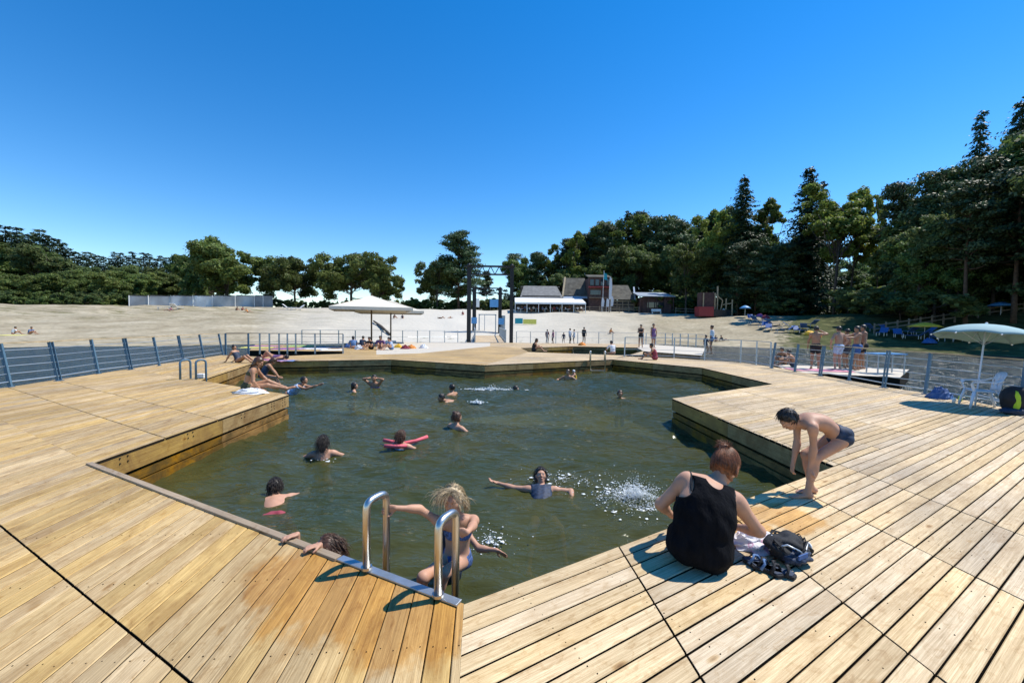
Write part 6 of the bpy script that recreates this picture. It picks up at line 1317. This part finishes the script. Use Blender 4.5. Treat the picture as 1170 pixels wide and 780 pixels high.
# towel, sandals, backpack beside the woman
pt = at(861, 622); colt = mat('printed_towel', (.70, .66, .74), .9, var=.1, bump=.4)
N = colt.node_tree.nodes; L = colt.node_tree.links; vz = N.new('ShaderNodeTexNoise'); vz.inputs['Scale'].default_value = 9; rp = ramp(N, [(.40, (.70, .70, .74)), (.50, (.78, .76, .80)), (.56, (.62, .28, .45)), (.60, (.75, .72, .76)), (.68, (.30, .36, .62))]); tcx = N.new('ShaderNodeTexCoord'); L.new(tcx.outputs['Object'], vz.inputs[0]); L.new(vz.outputs[0], rp.inputs[0]); L.new(rp.outputs[0], N['Principled BSDF'].inputs['Base Color'])
crumple('towel', (pt.x, pt.y, 0), .19, .085, colt, seed=4, label='crumpled white towel with pink and blue print beside the woman in black', cat='towel', n=64, rough=.45)
bp_ = at(900, 637); t = empty('backpack', (bp_.x, bp_.y, 0), 'black backpack with cords lying on the planks right of the woman in black', 'backpack', None, R(20))
def lump(name, c, r, mt, par, seed=0, amp=.12, n=28, m_=18):
    g = np.random.default_rng(seed); v = []; f = []; W = [(g.normal(size=3)*g.uniform(1.5, 5), g.uniform(0, 6.3)) for _ in range(7)]
    for j in range(m_+1):
        th = math.pi*j/m_
        for i in range(n):
            a = 2*math.pi*i/n; d = np.array([math.sin(th)*math.cos(a), math.sin(th)*math.sin(a), math.cos(th)]); k = 1+amp*sum(math.sin(w_[0] @ d*1.6+w_[1]) for w_ in W)/2.2; p = d*np.array(r)*k; v.append((c[0]+p[0], c[1]+p[1], max(c[2]+p[2], .005)))
    for j in range(m_):
        for i in range(n): a = j*n+i; b = j*n+(i+1) % n; f.append((a, a+n, b+n, b))
    return mobj(name, v, f, mt, par, True)
lump('pack_body', (0, 0, .075), (.155, .115, .085), M['black'], t, 2, .16); lump('front_pocket', (-.03, -.08, .055), (.10, .06, .055), M['navy'], t, 5, .2); lump('side_pocket', (.13, -.01, .05), (.05, .07, .05), M['black'], t, 8, .2)
g = np.random.default_rng(3)
for i in range(7):
    a = g.uniform(0, 6.28); pts = [Vector((math.cos(a+k*.5)*.13*g.uniform(.7, 1.25), math.sin(a+k*.5)*.10*g.uniform(.7, 1.25), .05+.10*abs(math.sin(k*.9+i)))) for k in range(7)]
    MB().tube(pts, .0045 if i % 2 else .007, 6).build('strap', M['galv'] if i == 2 else M['black'], t, smooth=True)
MB().ball((.165, -.03, .07), .028, 10, 8, (.5, 1, 1.2)).build('reflector', M['white'], t, smooth=True); MB().box((-.04, -.135, .09), (.10, .008, .03), rz=.1).build('buckle', M['bluefab'], t)
for (px, py, rz, lb) in ((872, 650, R(35), 'black sandal lying left before the backpack'), (884, 654, R(60), 'black sandal lying right before the backpack')):
    p = at(px, py); t = empty('sandal', (p.x, p.y, 0), lb, 'sandal', 'pair of sandals', rz)
    o_ = [(-.045, -.11), (0, -.13), (.04, -.11), (.038, -.02), (.05, .06), (.035, .125), (0, .14), (-.035, .12), (-.04, .04), (-.036, -.03)]
    MB().prism(o_, .004, .026).build('sole', M['black'], t, bevel=.004); MB().prism([(a*.85, b*.9) for a, b in o_], .026, .031).build('footbed', M['navy'], t)
    for y0, y1, h in ((.075, .03, .06), (.02, -.02, .065), (-.07, -.09, .06)): MB().tube([(-.046, y0, .02), (-.03, (y0+y1)/2, h), (0, (y0+y1)/2+.01, h+.012), (.03, (y0+y1)/2, h), (.048, y1, .02)], [.010, .009, .009, .009, .010], 6).build('strap', M['denim'] if y0 > .05 else M['black'], t, smooth=True)
# things by the right railing
p = at(1074, 455); crumple('beach_bag', (p.x, p.y, 0), .26, .22, M['bluefab'], seed=9, label='crumpled blue and white beach bag left of the plastic chair', cat='bag', n=48, rough=.3)
MB().tube([(p.x-.5, p.y-.02, .03), (p.x-.35, p.y+.03, .05), (p.x-.12, p.y, .06)], .02, 6)
p = at(1158, 472); t = empty('rucksack', (p.x+.0, p.y-.0, 0), 'upright black and lime green rucksack at the right edge of the picture', 'backpack'); lump('pack_body', (0, 0, .27), (.24, .17, .29), M['black'], t, 12, .06); lump('side_stripe', (-.10, -.11, .25), (.045, .07, .22), M['lime'], t, 13, .05); lump('base_roll', (-.08, -.08, .06), (.26, .16, .07), M['navy'], t, 14, .08)
for px, py, mt, lb in ((1090, 460, 'white', 'small white cup lying on the deck left of the chair legs'), (1097, 458, 'lime', 'small green and white bottle on the deck left of the chair')):
    p = at(px, py); o = MB().tube([(0, 0, 0), (0, 0, .08), (0, 0, .12)], [.035, .035, .02], 10).build('bottle' if mt == 'lime' else 'cup', M[mt], smooth=True, loc=(p.x, p.y, 0)); tag(o, lb, 'bottle' if mt == 'lime' else 'cup')
p = at(1140, 464); t = empty('folding_stool', (p.x+.1, p.y+.15, 0), 'low pale frame of a folded lounger behind the plastic chair', 'stool'); MB().bar((-.5, 0, .25), (.45, -.1, .04), .04).build('frame', M['whiteplastic'], t)
# towels on the deck
def flat_towel(px, py, w_, l_, mt, label, rz=0, z=0.0, group=None, seed=1):
    g = np.random.default_rng(seed); p = at(px, py, z); n = 14; v = []; f = []
    for i in range(n+1):
        for j in range(n+1): x, y = (i/n-.5)*w_, (j/n-.5)*l_; v.append((x+.02*math.sin(y*9+seed), y+.02*math.sin(x*11), .018+.012*math.sin(x*14+seed)*math.cos(y*11+seed)))
    for i in range(n):
        for j in range(n): q = i*(n+1)+j; f.append((q, q+n+1, q+n+2, q+1))
    o = mobj('towel', v, f, M[mt], None, True, (p.x, p.y, z)); o.rotation_euler.z = rz; m = o.modifiers.new('thick', 'SOLIDIFY'); m.thickness = .012; return tag(o, label, 'towel', group)
p = at(288, 449); crumple('towel', (p.x-.02, p.y-.02, 0), .36, .10, M['towel_w'], seed=21, label='folded white towel under the sunlit woman at the pontoon tip', cat='towel', n=48, rough=.25, sq=(1.1, .5))
flat_towel(312, 411.5, .7, 1.8, 'towel_pink', 'pink towel under the sunbather with drawn up knees', R(70))
flat_towel(322, 412, .6, 1.2, 'denim', 'blue grey towel right of the reclining sunbather near the far left rim', R(80), seed=3)
p = at(330, 447.5, WZ+.15); 
r_, i_ = person(at(329, 452, WZ)+Vector((.25, .2, .28)), R(-90), dict(pelvis=(0, -.30, -.28), neck=(0, .05, .02), face=(0, 1, .1), handL=((-.2, .5, .0), (0, 0, -1)), handR=((.2, .5, .0), (0, 0, -1)), footL=((-.1, -.6, -.8), (0, 1, 0)), footR=((.1, -.6, -.8), (0, 1, 0))), H=1.6, skin='skin1', res=.012, hair='hair_dark', label='bather in a light blue shirt in the water behind the left pontoon tip', group=SW, wear=[('shirt', 'whitestripe')])
# left ladder loops and far ladder
pl = P(209.5, 433); dl3 = (P(231, 435.5)-P(205, 433.5)); dl3.normalize()
for (px, lb) in ((206, 'left'), (224, 'right')):
    b = P(px, 433.5); t = empty('grab_rail', (b.x, b.y, 0), lb.capitalize()+' of the two thin blue grey grab loops at the far left pontoon corner', 'grab rail', 'grab loops at the far left corner'); d = Vector((.12, .22, 0)); h = .55
    pts = [Vector((0, 0, 0)), Vector((0, 0, h-.08))]+[d*.5*(1-math.cos(math.pi*i/6))+Vector((0, 0, h-.08+.08*math.sin(math.pi*i/6))) for i in range(1, 6)]+[d+Vector((0, 0, h-.08)), d+Vector((0, 0, -.9))]
    MB().tube(pts, .028, 8).build('loop', M['bluesteel'], t, smooth=True)
p = P(229, 432.5); o = MB().box((0, 0, .07), (.22, .16, .12)).build('white_box', M['white'], loc=(p.x-.05, p.y+.1, 0), bevel=.01); tag(o, 'small white box standing beside the left grab loops', 'box')
b = P(674, 411.8); t = lad('far steel ladder hanging on the opposite pool wall', Vector((b.x, b.y, 0)), Vector((0, -1)), Vector((1, .05)), .70, h=.45, w_=.16, r=.03, deep=-.9, steps=2)
# raft with the men
ra, rb2, rc, rd = P(888, 413), P(1034, 421), P(1012, 436), P(888, 423)
ra, rb2, rc, rd = xy(atd(884, 400, 19.2)), xy(atd(1040, 400, 17.6)), xy(atd(1030, 400, 14.6)), xy(atd(905, 400, 15.9))
planks([ra, rb2, rc, rd], Vector((1, -.15)), M['deck_w'], .15, .008, name='raft', z=-.05)
mt_r = MB(); pl_ = [ra, rb2, rc, rd]
if area(pl_) < 0: pl_.reverse()
mt_r.prism(pl_, -.5, -.09); tag(mt_r.build('raft_float', M['frame']), kind='structure')
p = atd(985, 415, 15.9); t = empty('raft_table', (p.x+.9, 15.9, -.05), 'blue grey metal table standing on the raft at the right of the men', 'table'); MB().box((0, 0, .76), (1.15, .6, .04)).build('tabletop', M['bluelight'], t)
for sx in (-.5, .5):
    for sy in (-.25, .25): MB().bar((sx, sy, 0), (sx, sy, .75), .035).build('leg', M['galv'], t)
MB().bar((-.5, 0, .2), (.5, 0, .2), .025).build('stretcher', M['galv'], t)
p = atd(925, 415, 17); flat_towel(935, 423, 1.0, 2.2, 'wallred' if False else 'towel_pink', 'worn reddish mat on the raft under the men', R(80), z=-.045, seed=5)
# towel platform at the far left
ta, tb, tc_, td = xy(atd(285, 400, 24.5)), xy(atd(396, 400, 24.5)), xy(atd(392, 395, 31)), xy(atd(292, 395, 31))
planks([ta, tb, tc_, td], Vector((1, 0)), M['deck_l'], .15, .008, name='platform', z=-.06)
mb = MB(); pp = [ta, tb, tc_, td]; mb.prism(pp if area(pp) > 0 else pp[::-1], -.6, -.1); tag(mb.build('platform_float', M['frame']), kind='structure')
for px, Yt, mt, lb in ((294, 27, 'towel_y', 'yellow towel on the far left platform'), (303, 28.5, 'towel_p', 'purple towel left on the far left platform'), (330, 26, 'towel_p', 'purple pink towel in the middle of the far left platform'), (343, 29.5, 'towel_g', 'light green towel at the back of the far left platform'), (357, 26.5, 'towel_w', 'white towel on the far left platform'), (375, 28, 'denim', 'blue towel at the right end of the far left platform'), (385, 25.6, 'towel_w', 'second white towel at the right end of the far left platform')):
    p = atd(px, 400, Yt); o = flat_towel(px, 400, 1.1, 1.9, mt, lb, R(90+10*(Yt % 2)), z=-.055, group='towels on the far left platform', seed=int(px)); o.location = (p.x, Yt, -.055)
for px, py, mt, lb in ((410, 399, 'whitefab', 'white bag on the deck left of the parasol pole'), (470, 398, 'orange', 'orange bag on the pale deck right of the parasols'), (455, 397, 'yellow', 'yellow bag beside the far parasol pole'), (484, 397.5, 'whitefab', 'white bundle on the pale deck'), (398, 397, 'bluefab', 'blue bag on the deck left of the parasols'), (463, 398.5, 'redfab', 'red bundle beside the yellow bag')):
    p = at(px, py); crumple('bag', (p.x, p.y, 0), .30, .20, M[mt], seed=int(px), label=lb, cat='bag', n=32, rough=.45)
p = at(665, 394.5); crumple('bag', (p.x, p.y, 0), .34, .22, M['orange'], seed=77, label='orange bundle on the far edge of the small basin', cat='bag', n=24)
# towels and loungers on the sand
p = on_ground(25, 384); o = flat_towel(25, 384, 3.6, 1.6, 'towel_y', 'big yellow towel under two sunbathers on the far left sand', .3); o.location = (p.x, p.y, ground(p.x, p.y)+.06)
def lounger_proto(mt, label, group):
    t = empty('sun_lounger', (0, 0, 0), label, 'sun lounger', group); MB().box((0, .3, .36), (.66, 1.3, .05)).build('seat', M[mt], t); MB().bar((0, -.36, .38), (0, -.95, .85), .66, .04).build('backrest', M[mt], t)
    for sx in (-.3, .3):
        for sy in (-.3, .85): MB().bar((sx, sy, 0), (sx, sy, .36), .04).build('leg', M['galv'], t)
    return t
lp = lounger_proto('bluefab', 'blue sun lounger in the tree shade on the right bank', 'blue loungers on the right bank'); first = True
spots = [(866, 371), (872, 375), (878, 378), (884, 373), (890, 377), (897, 380), (905, 376), (912, 381), (919, 378), (926, 374), (858, 366), (864, 368), (1000, 379), (1008, 384), (1016, 380), (1026, 386), (1037, 383), (1046, 388), (1055, 384), (1067, 390), (1078, 386), (1092, 391), (1110, 388), (1125, 392), (1142, 389), (1158, 392)]
labels_l = {0: 'blue sun lounger at the left end of the shaded row beside the playground'}
for i, (px, py) in enumerate(spots):
    o = lp if first else copy_tree(lp); first = False; p = on_ground(px, py); o.location = (p.x, p.y, ground(p.x, p.y)+.02); o.rotation_euler.z = random.uniform(0, 6.28); o.scale = (1.15,)*3
for px, py, lb in ((190, 354, 'white lounger below the left half of the hoarding'), (202, 354, 'white lounger right of another below the hoarding'), (331, 354, 'white lounger left below the single round tree'), (340, 354.5, 'white lounger right below the single round tree')):
    o = lounger_proto('white', lb, 'white loungers on the crest'); p = on_ground(px, py); o.location = (p.x, p.y, ground(p.x, p.y)); o.rotation_euler.z = random.uniform(0, 6.28); o.scale = (1.3,)*3
def small_parasol(px, py, mt, label, h=2.0, r=1.1, H=1):
    p = on_ground(px, py); t = empty('sun_umbrella', (p.x, p.y, ground(p.x, p.y)), label, 'parasol', 'parasols on the right bank'); MB().tube([(0, 0, 0), (0, 0, h)], .03, 6).build('pole', M['white'], t); v = [Vector((0, 0, h))]; f = []
    for j in range(1, 4):
        for i in range(16): a = 6.2832*i/16; v.append(Vector((math.cos(a)*r*j/3, math.sin(a)*r*j/3, h-.5*(j/3)**1.6)))
    for i in range(16): f.append((0, 1+i, 1+(i+1) % 16))
    for j in range(2):
        for i in range(16): a = 1+j*16+i; b = 1+j*16+(i+1) % 16; f.append((a, a+16, b+16, b))
    o = mobj('canopy', v, f, M[mt], t, True); m = o.modifiers.new('t', 'SOLIDIFY'); m.thickness = .01
small_parasol(1056, 388, 'yellow', 'yellow parasol in the shade of the right bank left of the pale blue one', 1.9, 1.5)
small_parasol(1143, 362, 'bluelight', 'small light blue parasol below the trees above the pale blue one', 1.8, 1.2)
small_parasol(851, 364, 'bluelight', 'small blue and white parasol at the shaded end of the playground fence', 2.2, .9)
for px, py, mt, lb in ((868, 362, 'towel_p', 'purple bundle beside the shaded parasol'), (875, 364, 'redfab', 'red bundle beside the shaded parasol'), (932, 385, 'orange', 'orange bundle on the grass behind the drinking man'), (925, 383, 'yellow', 'yellow bundle on the grass behind the railing'), (1062, 392, 'bluefab', 'blue box shaped bag under the yellow parasol')):
    p = on_ground(px, py); crumple('bag', (p.x, p.y, ground(p.x, p.y)), .7, .5, M[mt], seed=int(px), label=lb, cat='bag', n=24, rough=.2)
# driftwood trunk on the sand beyond the parasols
p0, p1 = on_ground(427, 368), on_ground(446, 384)
o0 = Vector(p0); MB_ = MB().tube([(0, 0, .2), (Vector(p1)-o0)*.5+Vector((0, 0, .3)), Vector(p1)-o0+Vector((0, 0, .2))], [.12, .2, .14], 7); o = MB_.build('fallen_trunk', M['bark'], smooth=True, loc=o0); tag(o, 'dark fallen trunk lying down the sand slope behind the parasols', 'tree trunk')
# ------------------------------------------------------------------ splashes
def splash(px, py, rx, ry, n, h, label, seed, r0=.010, z0=WZ):
    g = np.random.default_rng(seed); c = at(px, py, WZ); mb = MB(); V = []; F = []
    base = np.array([[1, 0, 0], [-1, 0, 0], [0, 1, 0], [0, -1, 0], [0, 0, 1], [0, 0, -1]], float); tri = [(0, 2, 4), (2, 1, 4), (1, 3, 4), (3, 0, 4), (2, 0, 5), (1, 2, 5), (3, 1, 5), (0, 3, 5)]
    for i in range(n):
        a = g.uniform(0, 6.28); q = abs(g.normal(0, .5)); x, y = rx*q*math.cos(a), ry*q*math.sin(a); z = h*g.exponential(.35)*math.exp(-q*1.2) if g.random() < .6 else g.uniform(0, .02); s_ = r0*g.uniform(.4, 1.6)*(1.6 if z < .03 else 1); st = np.array([g.uniform(.7, 1.8), g.uniform(.7, 1.8), g.uniform(.6, 1.3) if z > .03 else .35])
        b = len(V)*1; V += [tuple(p_*s_*st+np.array([x, y, z+.012])) for p_ in base]; F += [tuple(b+k for k in t_) for t_ in tri]
    for i in range(n//12):            # thin torn sheets and jets
        a = g.uniform(0, 6.28); q = abs(g.normal(0, .35)); x, y = rx*q*math.cos(a), ry*q*math.sin(a); L_ = g.uniform(.3, 1)*h*.9*math.exp(-q); d = np.array([math.cos(a)*g.uniform(.1, .8), math.sin(a)*g.uniform(.1, .8), 1.]); w_ = r0*g.uniform(.8, 2.2); sd = np.array([-math.sin(a), math.cos(a), 0]); b = len(V)
        for k in range(6):
            t_ = k/5; p_ = np.array([x, y, 0])+d*L_*t_*np.array([1, 1, 1-.45*t_]); ww = w_*(1-t_)**.6+.001; V += [tuple(p_-sd*ww), tuple(p_+sd*ww), tuple(p_+d*.002+np.array([.003, .002, 0]))]
        for k in range(5):
            j = b+k*3
            for (u1, u2) in ((0, 1), (1, 2), (2, 0)): F += [(j+u1, j+u2, j+3+u2), (j+u1, j+3+u2, j+3+u1)]
    for i in range(n//8):             # foam patches floating on the surface
        a = g.uniform(0, 6.28); q = abs(g.normal(0, .6)); x, y = rx*q*math.cos(a), ry*q*math.sin(a); s_ = r0*g.uniform(1.5, 5); b = len(V); k_ = 7; V.append((x, y, .016))
        for k in range(k_): an = 6.28*k/k_; rr = s_*g.uniform(.5, 1.4); V.append((x+rr*1.5*math.cos(an), y+rr*math.sin(an), .006))
        F += [(b, b+1+k, b+1+(k+1) % k_) for k in range(k_)]
    o = mobj('splash', V, F, M['foam'], None, True, c); return tag(o, label, 'splash', None, 'stuff')
splash(728, 572, .42, .34, 5200, .22, 'white splash of water thrown up left of the woman in black', 1, .0036)
splash(722, 560, .9, .6, 380, .10, 'scattered small drops around the big splash', 2, .0042)
splash(562, 445, 1.1, .16, 500, .12, 'white trail of foam behind the black haired swimmer', 3, .009)
splash(545, 460, .25, .12, 160, .06, 'little patch of foam in the middle of the pool', 4, .012)
splash(640, 548, .6, .4, 120, .05, 'drops and foam around the girl on her back', 5, .005)
splash(375, 526, .3, .15, 10, .03, 'few drops in front of the dark haired girl', 6, .006)
splash(560, 620, .35, .3, 90, .10, 'drops beside the stretched out hand', 7, .0045)

number_row('blue loungers on the right bank', 'blue sun loungers on the shaded right bank')
number_row('guests on the terrace', 'guests seated under the white terrace awning'); number_row('tables on the terrace', 'pale tables under the white terrace awning')
